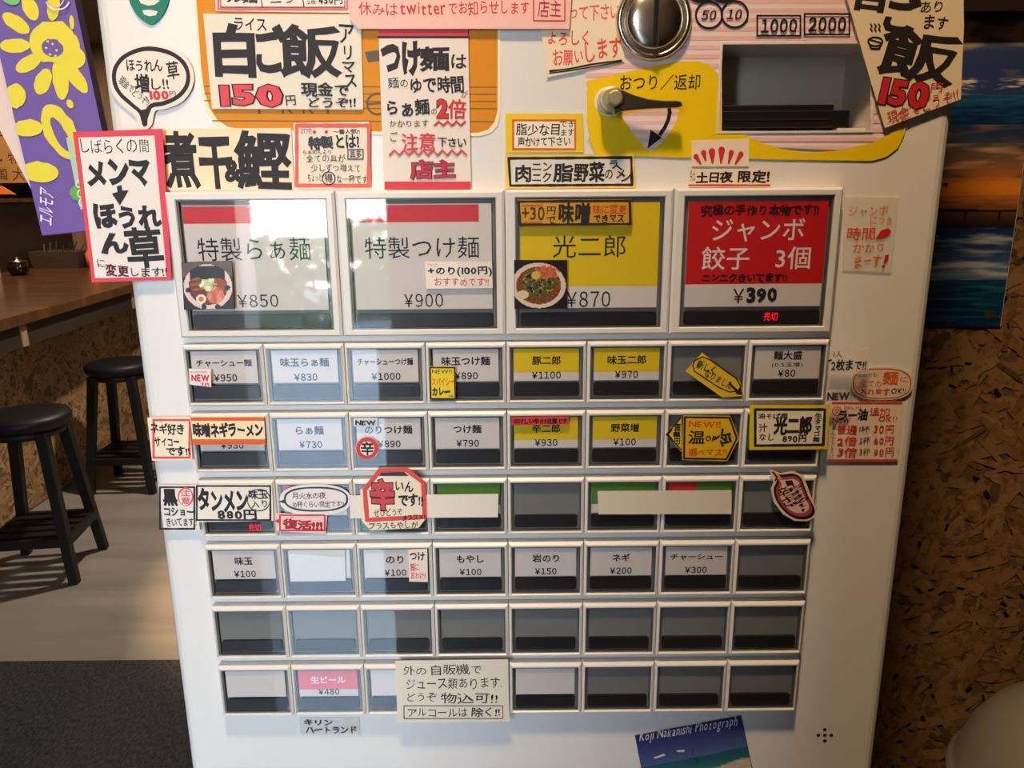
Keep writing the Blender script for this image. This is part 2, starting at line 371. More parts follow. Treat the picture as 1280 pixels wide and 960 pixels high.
# ------------------------------------------------------------------ counter
ct=empty('bar_counter',(-2.6,3.5,0),'long varnished brown eating counter with pale particle board front behind the black stools','counter')
def lp(mb,name,m,par,**kw): return mb.build(name,m,par,tuple(par.location),**kw)   # world coordinates in, parented part out
ex=lambda y:-1.95-.065*(y-2.43)
mb=MB(); y0,y1=-1.1,5.28
mb.add([(ex(y0),y0,.955),(ex(y1),y1,.955),(-3.2,y1,.955),(-3.2,y0,.955),(ex(y0),y0,1.0),(ex(y1),y1,1.0),(-3.2,y1,1.0),(-3.2,y0,1.0)],[(0,3,2,1)[::-1],(4,5,6,7)[::-1],(0,1,5,4)[::-1],(1,2,6,5)[::-1],(2,3,7,6)[::-1],(3,0,4,7)[::-1]])
lp(mb,'countertop',M['counter'],ct,bevel=.004)
mb=MB(); g=.03
mb.add([(ex(y0)-g,y0,.86),(ex(y1)-g,y1,.86),(ex(y1)-g-.03,y1,.86),(ex(y0)-g-.03,y0,.86),(ex(y0)-g,y0,.955),(ex(y1)-g,y1,.955),(ex(y1)-g-.03,y1,.955),(ex(y0)-g-.03,y0,.955)],[(0,1,2,3),(4,7,6,5),(0,4,5,1),(1,5,6,2),(2,6,7,3),(3,7,4,0)])
lp(mb,'fascia_board',M['fascia'],ct)
for yy in (2.62,3.72,4.7): lp(MB().box(ex(yy)-g-.002,ex(yy)-g+.008,yy-.02,yy+.02,.862,.955),'batten',M['strip'],ct)
lp(MB().box(-2.36,-2.30,y0,y1,0,.955),'front_panel',M['osb'],ct)
fl=lp(flakes(5200,(0.5,5.25,.01,.95),5,lambda a,b,d_:(-2.30+d_,a,b),1.9,(1.12,1.16,1.26)),'wood_flakes',M['flake'],ct); fl['kind']='stuff'
# kitchen partition on the far side of the counter
kp=empty('kitchen_partition',(-3.26,2,0),'dark brown kitchen partition with a pale ledge rising behind the eating counter','partition')
lp(MB().box(-3.3,-3.22,-1.1,5.28,0,1.43),'panel',M['fascia'],kp); lp(MB().box(-3.36,-3.19,-1.1,5.28,1.43,1.455),'ledge',M['counter'],kp)
# kitchen back sign
def P3(px,py,y): a,b=PY(px,py,y); return a,b
def fsign(s):
    s.text('営業',-6,150,20,172,(60,44,30),.02,.6); s.text('定',-22,178,2,203,(60,44,30),.02,.6); s.rect(-8,209,11,226,2.5,(70,52,34)); s.text('国',-5,211,9,225,(60,44,30),.01,.4)
    s.text('物',10,190,26,205,(60,44,30),.0,.6); s.text('大',15,209,31,226,(60,44,30),.0,.6)
s_y=4.9
o=notice('wooden_sign','tan wooden sign with dark brush characters hanging in the dark kitchen beyond the counter','sign',[(-60,120),(50,118),(50,228),(-60,230)],s_y,(150,112,66),fsign,th=.02)
o=world_sheet_mesh('kitchen_cloth',[(-20,236),(0,232),(18,243),(-20,243)],s_y,(205,116,56),.02); tag(o,'orange folded cloth lying on the kitchen ledge below the wooden sign','cloth')

def put(px,py,z=1.0): return PZ(px,py,z)
# things on the counter
x,y=put(70,331); x,y=-3.0,4.75
b=empty('rattan_basket',(x,y,1.0),'woven brown basket of table things on the far end of the counter','basket')
mb=MB(); w_,d_,h_=.15,.1,.11
mb.add([(x-w_,y-d_,1),(x+w_,y-d_,1),(x+w_,y+d_,1),(x-w_,y+d_,1),(x-w_-.015,y-d_-.015,1+h_),(x+w_+.015,y-d_-.015,1+h_),(x+w_+.015,y+d_+.015,1+h_),(x-w_-.015,y+d_+.015,1+h_),
  (x-w_+.01,y-d_+.01,1.01),(x+w_-.01,y-d_+.01,1.01),(x+w_-.01,y+d_-.01,1.01),(x-w_+.01,y+d_-.01,1.01),(x-w_,y-d_,1+h_),(x+w_,y-d_,1+h_),(x+w_,y+d_,1+h_),(x-w_,y+d_,1+h_)],
  [(0,3,2,1),(0,1,5,4),(1,2,6,5),(2,3,7,6),(3,0,4,7),(8,9,10,11),(8,12,13,9),(9,13,14,10),(10,14,15,11),(11,15,12,8),(4,5,13,12),(5,6,14,13),(6,7,15,14),(7,4,12,15)])
lp(mb,'basket_body',M['basket'],b)
for i in range(7): lp(MB().beam((x-.1+.03*i,y-.04,1.02),(x-.13+.045*i,y+.02,1.15+.01*(i%3)),(.006,.006),(.006,.006)),'chopstick',M['fascia'],b)
o=MB().lathe((x+.21,y-.02,1.0),[(.03,0),(.045,.01),(.045,.09),(.02,.13),(.02,.15)],n=16).build('sauce_bottle',M['orange'],None,(0,0,0),smooth=True); tag(o,'orange squeeze bottle standing beside the woven basket on the counter','bottle')
o=MB().lathe((-3.0,4.02,1.0),[(.03,0),(.034,.005),(.034,.10),(.036,.103),(.036,.115),(.02,.12)],n=20).build('spice_shaker',M['jar'],None,(0,0,0),smooth=True); tag(o,'pale ceramic spice shaker at the left edge of the picture on the counter','shaker')
pot=empty('sauce_pot',(-2.98,4.22,1.0),'small round dark sauce pot with a shiny lid on the counter','pot')
lp(MB().lathe((-2.98,4.22,1.0),[(.035,0),(.055,.02),(.058,.05),(.05,.075)],n=24),'body',M['soy'],pot,smooth=True)
lp(MB().lathe((-2.98,4.22,1.0),[(.052,.075),(.05,.085),(.012,.093),(.012,.105),(.005,.108)],n=24),'lid',M['steel'],pot,smooth=True)

# ------------------------------------------------------------------ stools
def stool(cx,cy,rz,label,feet=.165):
    r=empty('bar_stool',(0,0,0),label,'stool','black wooden stools along the counter')
    H=.655
    MB().lathe((0,0,H),[(.135,-.055),(.152,-.05),(.160,-.03),(.160,-.018),(.150,-.004),(.11,.001),(.03,.004)],n=40).build('seat',M['vinyl'],r,smooth=True)
    MB().lathe((0,0,H),[(.125,-.085),(.132,-.083),(.132,-.055),(.125,-.055)],n=40).build('seat_rim',M['stool'],r,smooth=True)
    t=.092
    for i,j in ((1,-1),(1,1),(-1,1),(-1,-1)):
        MB().beam((i*t,j*t,H-.06),(i*(feet-.012),j*(feet-.012),0),(.04,.04),(.034,.034),(0,1,0)).build('leg',M['stool'],r,bevel=.002)
    zs=.17; q=.145
    for a,b_ in (((-q,-q,zs),(q,-q,zs)),((q,-q,zs),(q,q,zs)),((q,q,zs),(-q,q,zs)),((-q,q,zs),(-q,-q,zs))): MB().beam(a,b_,(.02,.034),(.02,.034)).build('shelf_rail',M['stool'],r)
    for k in (-.09,-.03,.03,.09): MB().box(-q,q,k-.018,k+.018,zs+.005,zs+.018).build('shelf_slat',M['stool'],r)
    r.location=(cx,cy,0); r.rotation_euler=(0,0,rz); return r
s1=stool(-1.865,2.355,math.radians(8),'nearer black wooden bar stool with a round padded seat and slatted foot shelf')
def copy_tree(o,parent=None):
    c=o.copy(); COL.objects.link(c); c.parent=parent
    for ch in list(o.children): copy_tree(ch,c)
    return c
s2=copy_tree(s1); s2.location=(-1.965,3.295,0); s2.rotation_euler=(0,0,math.radians(2)); s2['label']='farther black round-seated bar stool partly hidden behind the white ticket machine'

# ------------------------------------------------------------------ ceiling lamps
for (x,y,z),lb in zip(LAMPS,('above the ticket machine','above the aisle behind the partition','above the bar stools','above the kitchen')):
    l=empty('ceiling_lamp',(x,y,2.5),'round warm ceiling downlight '+lb,'lamp')
    MB().lathe((0,0,0),[(.09,-.0),(.09,-.012),(.075,-.014),(.075,-.002)],n=28).build('trim_ring',M['white'],l)
    MB().lathe((0,0,0),[(.074,-.001),(.074,-.006)],n=28).build('diffuser',M['lampglow'],l)

# ------------------------------------------------------------------ bin at lower right
bx,by=.60,.17; cxp=None
bn=empty('waste_bin',(bx,by,0),'round white plastic bin with a domed lid standing against the particle board wall','bin')
lp(MB().lathe((bx,by,0),[(.10,.007),(.115,.02),(.124,.81),(.128,.83)],n=48),'bin_body',M['bin'],bn,smooth=True)
lp(MB().lathe((bx,by,0),[(.134,.815),(.134,.84),(.130,.843),(.127,.85),(.118,.882),(.10,.912),(.07,.938),(.035,.951),(.006,.955)],n=48),'lid',M['bin'],bn,smooth=True)

# ================================================================== TICKET MACHINE
XL,XR,DEP,TOP,R0=-.241,.275,.34,1.86,.008
mc=empty('ticket_machine',(0,.17,0),'tall white meal ticket vending machine covered with menu buttons and handwritten notices','vending machine')
hx0,hz1=PY(903,56); hx1,hz0=PY(1087,163)
xs=[XL+R0,hx0,hx1,XR-R0]; zs=[.0,hz0,hz1,TOP]
prof=[(XL,DEP),(XL,R0)]+[(XL+R0-R0*math.cos(t),R0-R0*math.sin(t)) for t in (.4,.8,1.2)]+[(x,0) for x in xs]+[(XR-R0+R0*math.cos(t),R0-R0*math.sin(t)) for t in (1.2,.8,.4)]+[(XR,R0),(XR,DEP)]
mb=MB(); n=len(prof); V=[(x,y,z) for z in zs for x,y in prof]; F=[]
ih=prof.index((hx0,0))
for k in range(3):
    for i in range(n-1):
        if k==1 and i==ih: continue
        F.append((k*n+i,k*n+i+1,(k+1)*n+i+1,(k+1)*n+i))
    F.append((k*n+n-1,k*n,(k+1)*n,(k+1)*n+n-1))
F.append(tuple(range(n))[::-1]); F.append(tuple(3*n+i for i in range(n))); mb.add(V,F)
body=lp(mb,'cabinet',M['white'],mc)
# side seam strip
for x in (XL+.0035,): lp(MB().box(XL-.0012,XL,.012,.016,.1,TOP-.02),'door_seam',M['edge'],mc)
# ---- upper decal panels
U=Sheet(-.0004)
# pink stripes field
_up0=U.poly
HB=(902.2,55.2,1087.8,163.8)
def cutpoly(pts,col):
    import itertools
    def half(P,f):
        o_=[]
        for i in range(len(P)):
            a,b=P[i],P[(i+1)%len(P)]; fa,fb=f(a),f(b)
            if fa>=0: o_.append(a)
            if fa*fb<0: t=fa/(fa-fb); o_.append((a[0]+(b[0]-a[0])*t,a[1]+(b[1]-a[1])*t))
        return o_
    A,B,C,D=HB; y_=U._y; k0=U.k
    for fs_ in ((lambda p:A-p[0],),(lambda p:p[0]-C,),(lambda p:p[0]-A,lambda p:C-p[0],lambda p:B-p[1]),(lambda p:p[0]-A,lambda p:C-p[0],lambda p:p[1]-D)):
        P=list(pts)
        for f_ in fs_:
            P=half(P,f_) if P else P
        U.k=k0
        if len(P)>2: _up0(P,col)
    U.k=k0+1
    return U
U.poly=cutpoly
def clip(poly,ya,yb):
    def cl(P,f):
        o_=[]
        for i in range(len(P)):
            a,b=P[i],P[(i+1)%len(P)]; fa,fb=f(a),f(b)
            if fa>=0: o_.append(a)
            if fa*fb<0: t=fa/(fa-fb); o_.append((a[0]+(b[0]-a[0])*t,a[1]+(b[1]-a[1])*t))
        return o_
    P=cl(poly,lambda p:p[1]-ya); return cl(P,lambda p:yb-p[1]) if P else []
U.poly([(728,-30),(1140,-30),(1136,150),(1128,172),(1100,190),(735,175),(730,60)],(246,226,222))
fld=[(728,-30),(1140,-30),(1136,150),(1128,172),(1100,190),(735,175),(730,60)]
yy=-24
while yy<190:
    q=clip(fld,yy,yy+5.5)
    if len(q)>2: U.poly(q,(242,196,196))
    yy+=11.5
Y2=(247,208,20)
U.poly([(734,101),(770,93),(805,85),(850,77),(872,76.5),(886,81),(895,90),(900,104),(902,163),(925,165),(945,176),(975,186),(1010,191),(1050,188),(1090,178),(1112,168),(1116,150),(1131,150),(1130,168),(1122,185),(1108,196),(1090,201),(1000,200),(850,197),(745,193),(738,180),(733,150)],Y2)
fan=[(776,144),(800,139),(836,136),(849,137),(846,150),(838,165),(826,180),(812,190),(806,185),(790,165)]
U.poly(fan,(246,226,222)); yy=140
while yy<190:
    q=clip(fan,yy,yy+5)
    if len(q)>2: U.poly(q,(242,198,200))
    yy+=11
U.ell(762,127,19,19,(240,228,205))
arc=[(836,133),(837,141),(835,150),(831,159),(825,168)]
U.line(arc,4.5,K); U.poly([(809,186),(813,162),(827,172)],K)
U.text('おつり／返却',775,93,875,113,K,.004,0)
U.text('お金のつり銭',-900,-900,-800,-880) if False else None
for cx,cy,t in ((886,19,'50'),(918,18,'10')):
    U.ring(cx,cy,16.5,16.5,2.2,K); U.text(fw(t),cx-9,cy-6,cx+9,cy+6.5,K,.02,0,shear=.2)
for cx in (876,905): U.ring(cx,-12,17,14,4,K)
U.rect(946,20,1000,45,2,K); U.text(fw('1000'),951,23.5,996,41.5,K,.025,0)
U.rect(1005,18,1061,43.5,2,K); U.text(fw('2000'),1010,21.5,1057,40,K,.025,0)
dec=U.done(mc,'money_panel_decal',M['pic'])
# orange window panel
O=Sheet(-.0004); OR=(222,140,4)
org=[(243,-30),(247,20),(251,80),(255,112),(262,135),(272,150),(284,158),(300,162),(598,166),(610,162),(618,153),(622,138),(622,-30)]
O.poly([(a+(4 if a>500 else -4 if a<300 else 0),b+(4 if b>120 else 0)) for a,b in org],(250,238,205)); O.poly(org,OR)
for yv in (108,117,126,135,151): O.line([(256 if yv<130 else 266,yv),(620 if yv<140 else 616,yv+1)],1.4,(134,104,52))
O.poly([(456,65),(478,62),(476,76),(460,78)],(96,90,80)); O.ring(472,130,13,13,2.5,(104,90,64),a0=20,a1=345); O.line([(461,130),(485,128)],2.5,(104,90,64))
for xx,t in ((322,'I'),(352,'K'),(378,'K'),(408,'I')): O.text(t,xx,122,xx+(3 if t=='I' else 14),142,(104,90,64),0,0)
O.done(mc,'orange_display_decal')
# ---- bill slot
HD=.045; bs=MB(); e=.0012
for a in ((hx0,hx0-e,0),(hx1,hx1+e,0)): bs.box(min(a[0],a[1]),max(a[0],a[1]),.0005,HD,hz0-e,hz1+e)
bs.box(hx0,hx1,.0005,HD,hz0-e,hz0).box(hx0,hx1,.0005,HD,hz1,hz1+e).box(hx0-e,hx1+e,HD,HD+e,hz0-e,hz1+e)
rec=lp(bs,'bill_recess',M['grey'],mc)
ow=.0012
lp(MB().box(hx0-ow,hx1+ow,-.0012,.001,hz1,hz1+ow).box(hx0-ow,hx1+ow,-.0012,.001,hz0-ow,hz0).box(hx0-ow,hx0,-.0012,.001,hz0,hz1).box(hx1,hx1+ow,-.0012,.001,hz0,hz1),'recess_rim',M['frame'],mc)
bl=MB().box(hx0+.0005,hx1-.018,.012,HD-.001,hz0+.0005,hz0+.0165).box(hx0+.0005,hx1-.0105,.006,HD-.001,hz0+.0022,hz0+.0125)
bv=lp(bl,'bill_mouth',M['black'],mc,bevel=.0006)
lp(MB().box(hx0+.004,hx1-.022,.0055,.0062,hz0+.0068,hz0+.0078),'bill_slit',M['hole'],mc)
lp(MB().box(hx1-.018,hx1-.001,.004,HD-.002,hz0+.0002,hz0+.0018),'guide_lip',M['jar'],mc)
# ---- coin slot
cx,cz=PY(816.5,26); c3=(cx,0,cz)
lp(MB().lathe(c3,[(.0225,0),(.0226,.002),(.0215,.0042),(.0200,.0048),(.0188,.0042),(.0182,.0030),(.0172,.0024)],'y',64),'coin_ring',M['chrome'],mc,smooth=True)
lp(MB().lathe(c3,[(.0172,.0022),(.0168,.0045),(.0150,.0064),(.0110,.0078),(.006,.0084),(.002,.0086)],'y',64),'coin_plate',M['chrome'],mc,smooth=True)
lp(MB().box(cx-.0013,cx+.0013,-.0092,-.001,cz-.0145,cz+.0145),'coin_slit',M['hole'],mc,bevel=.0006)
lp(MB().box(cx+.0013,cx+.0019,-.0095,-.001,cz-.0150,cz+.0150),'slit_lip',M['chrome'],mc)
# ---- return lever
lx,lz=PY(762,127)
lp(MB().lathe((lx,0,lz),[(.0078,0),(.0078,.003),(.0066,.0035),(.0066,.008),(.0072,.009),(.0072,.013),(.006,.0135)],'y',32),'lever_boss',M['brass'],mc,smooth=False)
lp(MB().lathe((lx+.001,0,lz),[(.0046,.0135),(.0046,.0185),(.0036,.0192)],'y',10),'lever_bolt',M['brass'],mc)
ly=.012; pts=[(766,111,143),(778,113,139),(792,119,137.5),(810,124,136),(830,126,135),(846,126,134.5),(850,127,134),(852.5,129.5,132.5)]
A=[(PY(a,b,-ly),PY(a,c,-ly)) for a,b,c in pts]; mb=MB(); V=[];F=[]
for (t_,u_) in A: V+= [(t_[0],-ly-.0015,t_[1]),(u_[0],-ly-.0015,u_[1]),(u_[0],-ly+.003,u_[1]),(t_[0],-ly+.003,t_[1])]
for i in range(len(A)-1):
    for k in range(4): F.append((4*i+k,4*i+(k+1)%4,4*i+4+(k+1)%4,4*i+4+k))
F+= [(0,3,2,1),tuple(4*(len(A)-1)+k for k in range(4))]; mb.add(V,F); lp(mb,'return_lever',M['steel'],mc,bevel=.0008)
# ---- speaker holes
for a,b in ((1031,912),(1023,919),(1031,919),(1039,919),(1031,926)):
    x,z=PY(a,b); lp(MB().lathe((x,0,z),[(.0014,-.004),(.0014,.00015)],'y',14),'speaker_hole',M['hole'],mc)

# ---- buttons
CW=.052; ZR=dict(r2=1.3587,r3=1.3128,r4=1.2662,r5=1.2193,r6=1.1726,r7=1.1257); ZB=1.4536; FY=-.009
def frame_mesh(w_,h_,x0,x1,t,b,r=.0015):
    """white plastic frame, window x0..x1, t..b from the top; chamfered outside and inside"""
    mb=MB(); g=.0003
    def loop(xa,xb,za,zb,y): return [(xa,y,za),(xb,y,za),(xb,y,zb),(xa,y,zb)]
    L=[loop(g,w_-g,-g,-h_+g,0),loop(g,w_-g,-g,-h_+g,FY+.0016),loop(g+.0016,w_-g-.0016,-g-.0016,-h_+g+.0010,FY),loop(x0-.0006,x1+.0006,-t+.0006,-b-.0006,FY),loop(x0,x1,-t,-b,FY+.0008),loop(x0,x1,-t,-b,-.0002)]
    V=[p for l in L for p in l]; F=[]
    for k in range(len(L)-1):
        for i in range(4): j=(i+1)%4; F.append((4*k+i,4*k+4+i,4*k+4+j,4*k+j))
    mb.add(V,F); return mb
def mesh_of(mb,name,m):
    o=mb.build(name,m); me=o.data; bpy.data.objects.remove(o); return me
def rbox(x0,x1,y0,y1,z0,z1,r,n=4):
    pts=[]
    for cx,cz,a in ((x1-r,z1-r,0),(x0+r,z1-r,90),(x0+r,z0+r,180),(x1-r,z0+r,270)):
        for k in range(n+1): t=math.radians(a+90*k/n); pts.append((cx+r*math.cos(t),cz+r*math.sin(t)))
    m=len(pts); mb=MB(); mb.add([(a,y0,b) for a,b in pts]+[(a,y1,b) for a,b in pts],[tuple(range(m)),tuple(range(m,2*m))[::-1]]+[(i,i+m,(i+1)%m+m,(i+1)%m) for i in range(m)]); return mb
SM=dict(w=CW,h=.0412,x0=.0024,x1=.0497,t=.0036,b=.0388,cx0=.0048,cx1=.0470,ct=.0048,cb=.0260,bz0=.0275,bz1=.0363)
LG=dict(w=2*CW,h=.0906,x0=.0066,x1=.0984,t=.0052,b=.0862,cx0=.0094,cx1=.0957,ct=.0083,cb=.0735,bz0=.0762,bz1=.0848)
for D_ in (SM,LG):
    D_['frame']=mesh_of(frame_mesh(D_['w'],D_['h'],D_['x0'],D_['x1'],D_['t'],D_['b']),'frame',M['frame'])
    D_['tray']=mesh_of(MB().box(D_['x0'],D_['x1'],-.0050,-.0044,-D_['b'],-D_['t']),'back_tray',M['tray'])
    e=.0011
    mb=MB(); a,b_,c,d=D_['x0'],D_['x1'],-D_['b'],-D_['t']
    mb.box(a,a+e,-.0074,-.0050,c,d).box(b_-e,b_,-.0074,-.0050,c,d).box(a+e,b_-e,-.0074,-.0050,d-e,d).box(a+e,b_-e,-.0074,-.0050,c,c+e*.8)
    D_['gasket']=mesh_of(mb,'gasket',M['edge'])
    D_['bar']=mesh_of(rbox(D_['cx0']-.0002,D_['cx1']+.0002,-.0070,-.0050,-D_['bz1'],-D_['bz0'],.0016),'black_strip',M['bar'])
    D_['cover']=mesh_of(MB().box(D_['x0']+.0001,D_['x1']-.0001,-.0087,-.0080,-D_['b']+.0001,-D_['t']-.0001),'clear_cover',M['clear'])
WC=(222,212,206); YC=(232,198,26); GR=(86,134,46); RC=(206,28,34)
rngc=random.Random(5)
def button(col,row,big=False,card=None,name='',price='',band=None,label='',white_txt=False,lens=0,sub=None,bandz=None,frac=None):
    D_=LG if big else SM; ox=(col*2-4)*CW if big else (col-4)*CW; oz=ZB if big else ZR[row]
    def inst(nm,par): 
        o=bpy.data.objects.new(nm[0],D_[nm[1]]); COL.objects.link(o); o.parent=par; return o
    f=inst(('menu_button','frame'),mc); f.location=(ox-0,-.17+0,oz); f['label']=label
    inst(('back_tray','tray'),f); inst(('gasket','gasket'),f); inst(('black_strip','bar'),f)
    cv=inst(('clear_cover','cover'),f)
    ax,az=rngc.gauss(0,.006),rngc.gauss(0,.006); mxx=(D_['x0']+D_['x1'])/2; mzz=-(D_['t']+D_['b'])/2; piv=Vector((mxx,-.0083,mzz))
    rot=Matrix.Rotation(ax,4,'X')@Matrix.Rotation(az,4,'Z'); cv.matrix_basis=Matrix.Translation(piv)@rot@Matrix.Translation(-piv)
    if card:
        mb=MB(); mb.box(D_['cx0'],D_['cx1'],-.0070,-.0066,-D_['cb'],-D_['ct'],card)
        yv=-.00704
        def rc(xa,xb,za,zb,c,dy=0): mb.add([(xa,yv-dy,za),(xb,yv-dy,za),(xb,yv-dy,zb),(xa,yv-dy,zb)],[(0,1,2,3)],c)
        if band:
            for (fa,fb,ga,gb,c) in band:   # fractions of card
                w_=D_['cx1']-D_['cx0']; h_=D_['cb']-D_['ct']; rc(D_['cx0']+fa*w_,D_['cx0']+fb*w_,-D_['ct']-gb*h_,-D_['ct']-ga*h_,c,0)
        mb.build('menu_card',M['ink'],f)
        def put_text(t,cx,cz,w_,h_,c,bold=0.0):
            V_,F_=layout(t,bold,0,rngc)
            ax=min(v[0] for v in V_); bx=max(v[0] for v in V_); ay=min(v[1] for v in V_); by=max(v[1] for v in V_)
            T_.add([(cx+((v[0]-ax)/(bx-ax)-.5)*w_,yv-.00008-(v[2]*.0003),cz+((v[1]-ay)/(by-ay)-.5)*h_) for v in V_],F_,c)
        T_=MB(); cc=(D_['cx0']+D_['cx1'])/2
        if not big:
            if name:
                n_=len(name); w_=min(.0064*n_-.0006,.0358); put_text(name,cc,-.0125 if not sub else -.0105,w_,(.0060 if w_<.035 else .0048) if name!='チャーシュー' else .0044,(244,240,240) if white_txt else (14,12,14),.024)
            if sub: put_text(sub,cc,-.0168,.020,.0036,K,.004)
            if price: put_text(fw(price),cc,-.0223,.0038*len(price),.0050,(14,12,14),.022)
        if T_.v: T_.build('lettering',M['ink'],f)
    f.location=(ox,-.17,oz); return f
# large
LC=[(0,WC,[(.0,.91,.01,.20,RC)],'特製らぁ麺','large menu button with a white card, red band and ramen photo, price 850 yen'),
    (1,WC,[(.0,.91,.01,.20,RC)],'特製つけ麺','large menu button with a white card and red band, price 900 yen'),
    (2,WC,[(0,1,0,.79,YC)],'光二郎','large menu button with a yellow card, price 870 yen'),
    (3,WC,[(0,1,0,.78,RC)],'ジャンボ','large menu button with a red card in white letters, price 390 yen')]
bg_=[]
for c,cd_,bd,nm,lb in LC:
    if c<2: bd=[(0,.91,.01,.17,(214,64,72))]
    bg_.append(button(c,None,True,cd_,band=bd,label=lb))
def card_ink(btn,fn):
    s=Sheet(-.0071); fn(s); wl=btn.location+mc.location
    s.mb.build('lettering',M['ink'],btn,tuple(wl))
card_ink(bg_[0],lambda s:(s.text('特製らぁ麺',247,297,388,326,K,.0,0),s.text(fw('¥850'),297,368,348,384,K,.004,0)))
card_ink(bg_[1],lambda s:(s.text('特製つけ麺',456,296,599,323,K,.0,0),s.text(fw('¥900'),505,367,554,384,K,.004,0)))
card_ink(bg_[2],lambda s:(s.text('光二郎',691,294,782,322,K,.0,0),s.text(fw('¥870'),708,364,763,384,K,.004,0)))
card_ink(bg_[3],lambda s:(s.text('ジャンボ',890,273,1006,302,(244,226,222),.008,0),s.text('餃子　3個',877,308,1013,337,(244,226,222),.008,0),s.text('￥',916,361,930,379,K,.004,0),s.text('390',933,359,971,379,K,.05,.6),
    s.text('究極の手作り本物です!!',876,255,1024,271,(44,14,16),.03,1),s.text('ニンニクきいてます!!',877,341,984,353,(44,14,16),.03,1)))
yb=[(0,1,0,.74,YC)]
rows={
'r2':[(WC,'チャーシュー麺','¥950'),(WC,'味玉らぁ麺','¥830'),(WC,'チャーシューつけ麺','¥1000'),(WC,'味玉つけ麺','¥890'),(WC,'豚二郎','¥1100',yb),(WC,'味玉二郎','¥970',yb),None,(WC,'麺大盛','¥80',None,'(0.5玉増)')],
'r3':[(WC,'','¥930'),(WC,'らぁ麺','¥730'),(WC,'のりつけ麺','¥890'),(WC,'つけ麺','¥790'),(WC,'辛二郎','¥930',yb),(WC,'野菜増','¥100',yb),None,None],
'r4':[None,(WC,'','',[(0,.5,0,.3,(196,50,50)),(.5,1,0,.3,(120,150,150))]),(WC,'','',[(0,1,0,.3,(90,110,110))]),(WC,'','',[(0,1,0,.7,GR)]),None,(WC,'','',[(0,1,0,.7,GR)]),(WC,'','',[(0,.44,0,.7,(214,52,44)),(.44,1,0,.7,GR)]),None],
'r5':[(WC,'味玉','¥100'),(WC,'',''),(WC,'のり','¥100'),(WC,'もやし','¥100'),(WC,'岩のり','¥150'),(WC,'ネギ','¥200'),(WC,'チャーシュー','¥300'),None],
'r6':[None]*8,
'r7':[(WC,'',''),(WC,'生ビール','¥480',[(0,1,0,.73,(238,120,130))]),(WC,'',''),None,(WC,'',''),None,None,None]}
ordn=['topmost','second','third','fourth','fifth','lowest']; colw=['leftmost','second from the left','third from the left','fourth from the left','fourth from the right','third from the right','second from the right','rightmost']
for ri,(rk,lst) in enumerate(rows.items()):
    for c,it in enumerate(lst):
        pos='%s in the %s small row'%(colw[c],ordn[ri])
        if it is None: button(c,rk,label='small button with an empty grey window '+pos); continue
        bd=it[3] if len(it)>3 else None; sub=it[4] if len(it)>4 else None
        lb=('small button priced %s yen '%it[2][1:] if it[2] else 'small button with a blank or covered card ')+pos
        button(c,rk,card=it[0],name=it[1],price=it[2],band=bd,sub=sub,label=lb,white_txt=(it[1]=='生ビール'))
# rails between the rows
zr=[ZB-.0906]+[v-.0412 for v in ZR.values()]; tp=list(ZR.values())
for k in range(6): lp(MB().box(-4*CW+.003,4*CW-.003,-.0018,-.0001,tp[k]+.0002,zr[k]-.0002),'row_rail',M['frame'],mc)
# sold out leds
def led(box,y):
    s=Sheet(y); s.text('売切',*box,(255,30,60),.01,0); s.done(mc,'sold_out_light',M['led'])
led((955,390,972,401),-.0073); led((311,655,326,664),-.0073)

# ================================================================== NOTICES
FR=-.0100   # over the button frames
BS=-.0010   # on the cabinet
def rb(s,cor,rgb): s.poly(cor,rgb)
# menma
def f(s):
    s.poly([(98,172),(193,169.5),(208.5,346),(119,347.5)],(236,228,220))
    s.text('しばらくの間',101,173,186,192,K,.0,1); s.text('メンマ',107,198,189,234,K,.055,1,rot=-1)
    s.poly([(146,233),(152,231),(153,238),(161,238),(150,257),(140,242),(147,240)],K)
    s.text('ほうれ',117,255,202,287,K,.055,1,rot=2); s.text('ん',125,291,161,318,K,.055,1); s.text('草',157,284,204,335,K,.03,.5)
    s.text('に',122,324,131,334,K,.0,1); s.text('変更',132,330,161,346,(96,24,34),.03,1); s.text('します!!',164,334,209,346,K,.01,1)
notice('paper_notice','tall pink bordered notice with a thick down arrow, overhanging the left cabinet edge','notice',[(91,165),(203,161),(214.5,349.5),(115,353)],-.0045,(226,72,90),f)
# 煮干&鰹
def f(s):
    s.text('煮干',203,164,291,237,K,.035,.5); s.text('&',280,199,304,228,K,.05,.5); s.text('鰹',293,163,365,238,K,.028,.4)
notice('paper_notice','cream notice with heavy black brush characters right above the first large button','notice',[(203,161),(364,160),(368,236.5),(205,238)],BS,(243,226,190),f)
# 特製とは
def f(s):
    s.rect(371,157,461,232,4.5,(230,104,92),.4)
    s.text('おすすめ!!',376,159,390,168,K,.0,1); s.text('一番人気!!',416,161,450,168,K,.02,1); s.ell(393,165,2.2,2.2,RED); s.ell(408,165,2.2,2.2,RED)
    s.text('特製',385,170,417,188,(60,60,66),.05,1); s.text('とは?',420,168,449,186,K,.03,1)
    s.text('らぁめんより',379,187,414,193,K,.0,1); s.text('全ての具が',383,193,432,203,K,.0,1); s.rect(435,187,454,199,1.2,K); s.text('具多',437,188,452,198,K,.01,.6)
    s.text('少しずつ増えて',389,205,451,215,K,.0,1); s.text('ちょっと',385,217,402,227,K,.0,1); s.ring(411,223,8,8,1.2,K); s.text('得',406,217.5,416,228,K,.01,.5); s.text('な一杯です',421,218,459,229,K,.0,1)
notice('paper_notice','small cream pink-edged notice of cramped black writing, right of the heavy brush characters','notice',[(367,154),(461,152),(464,234),(371,236)],BS-.0008,CRM,f)
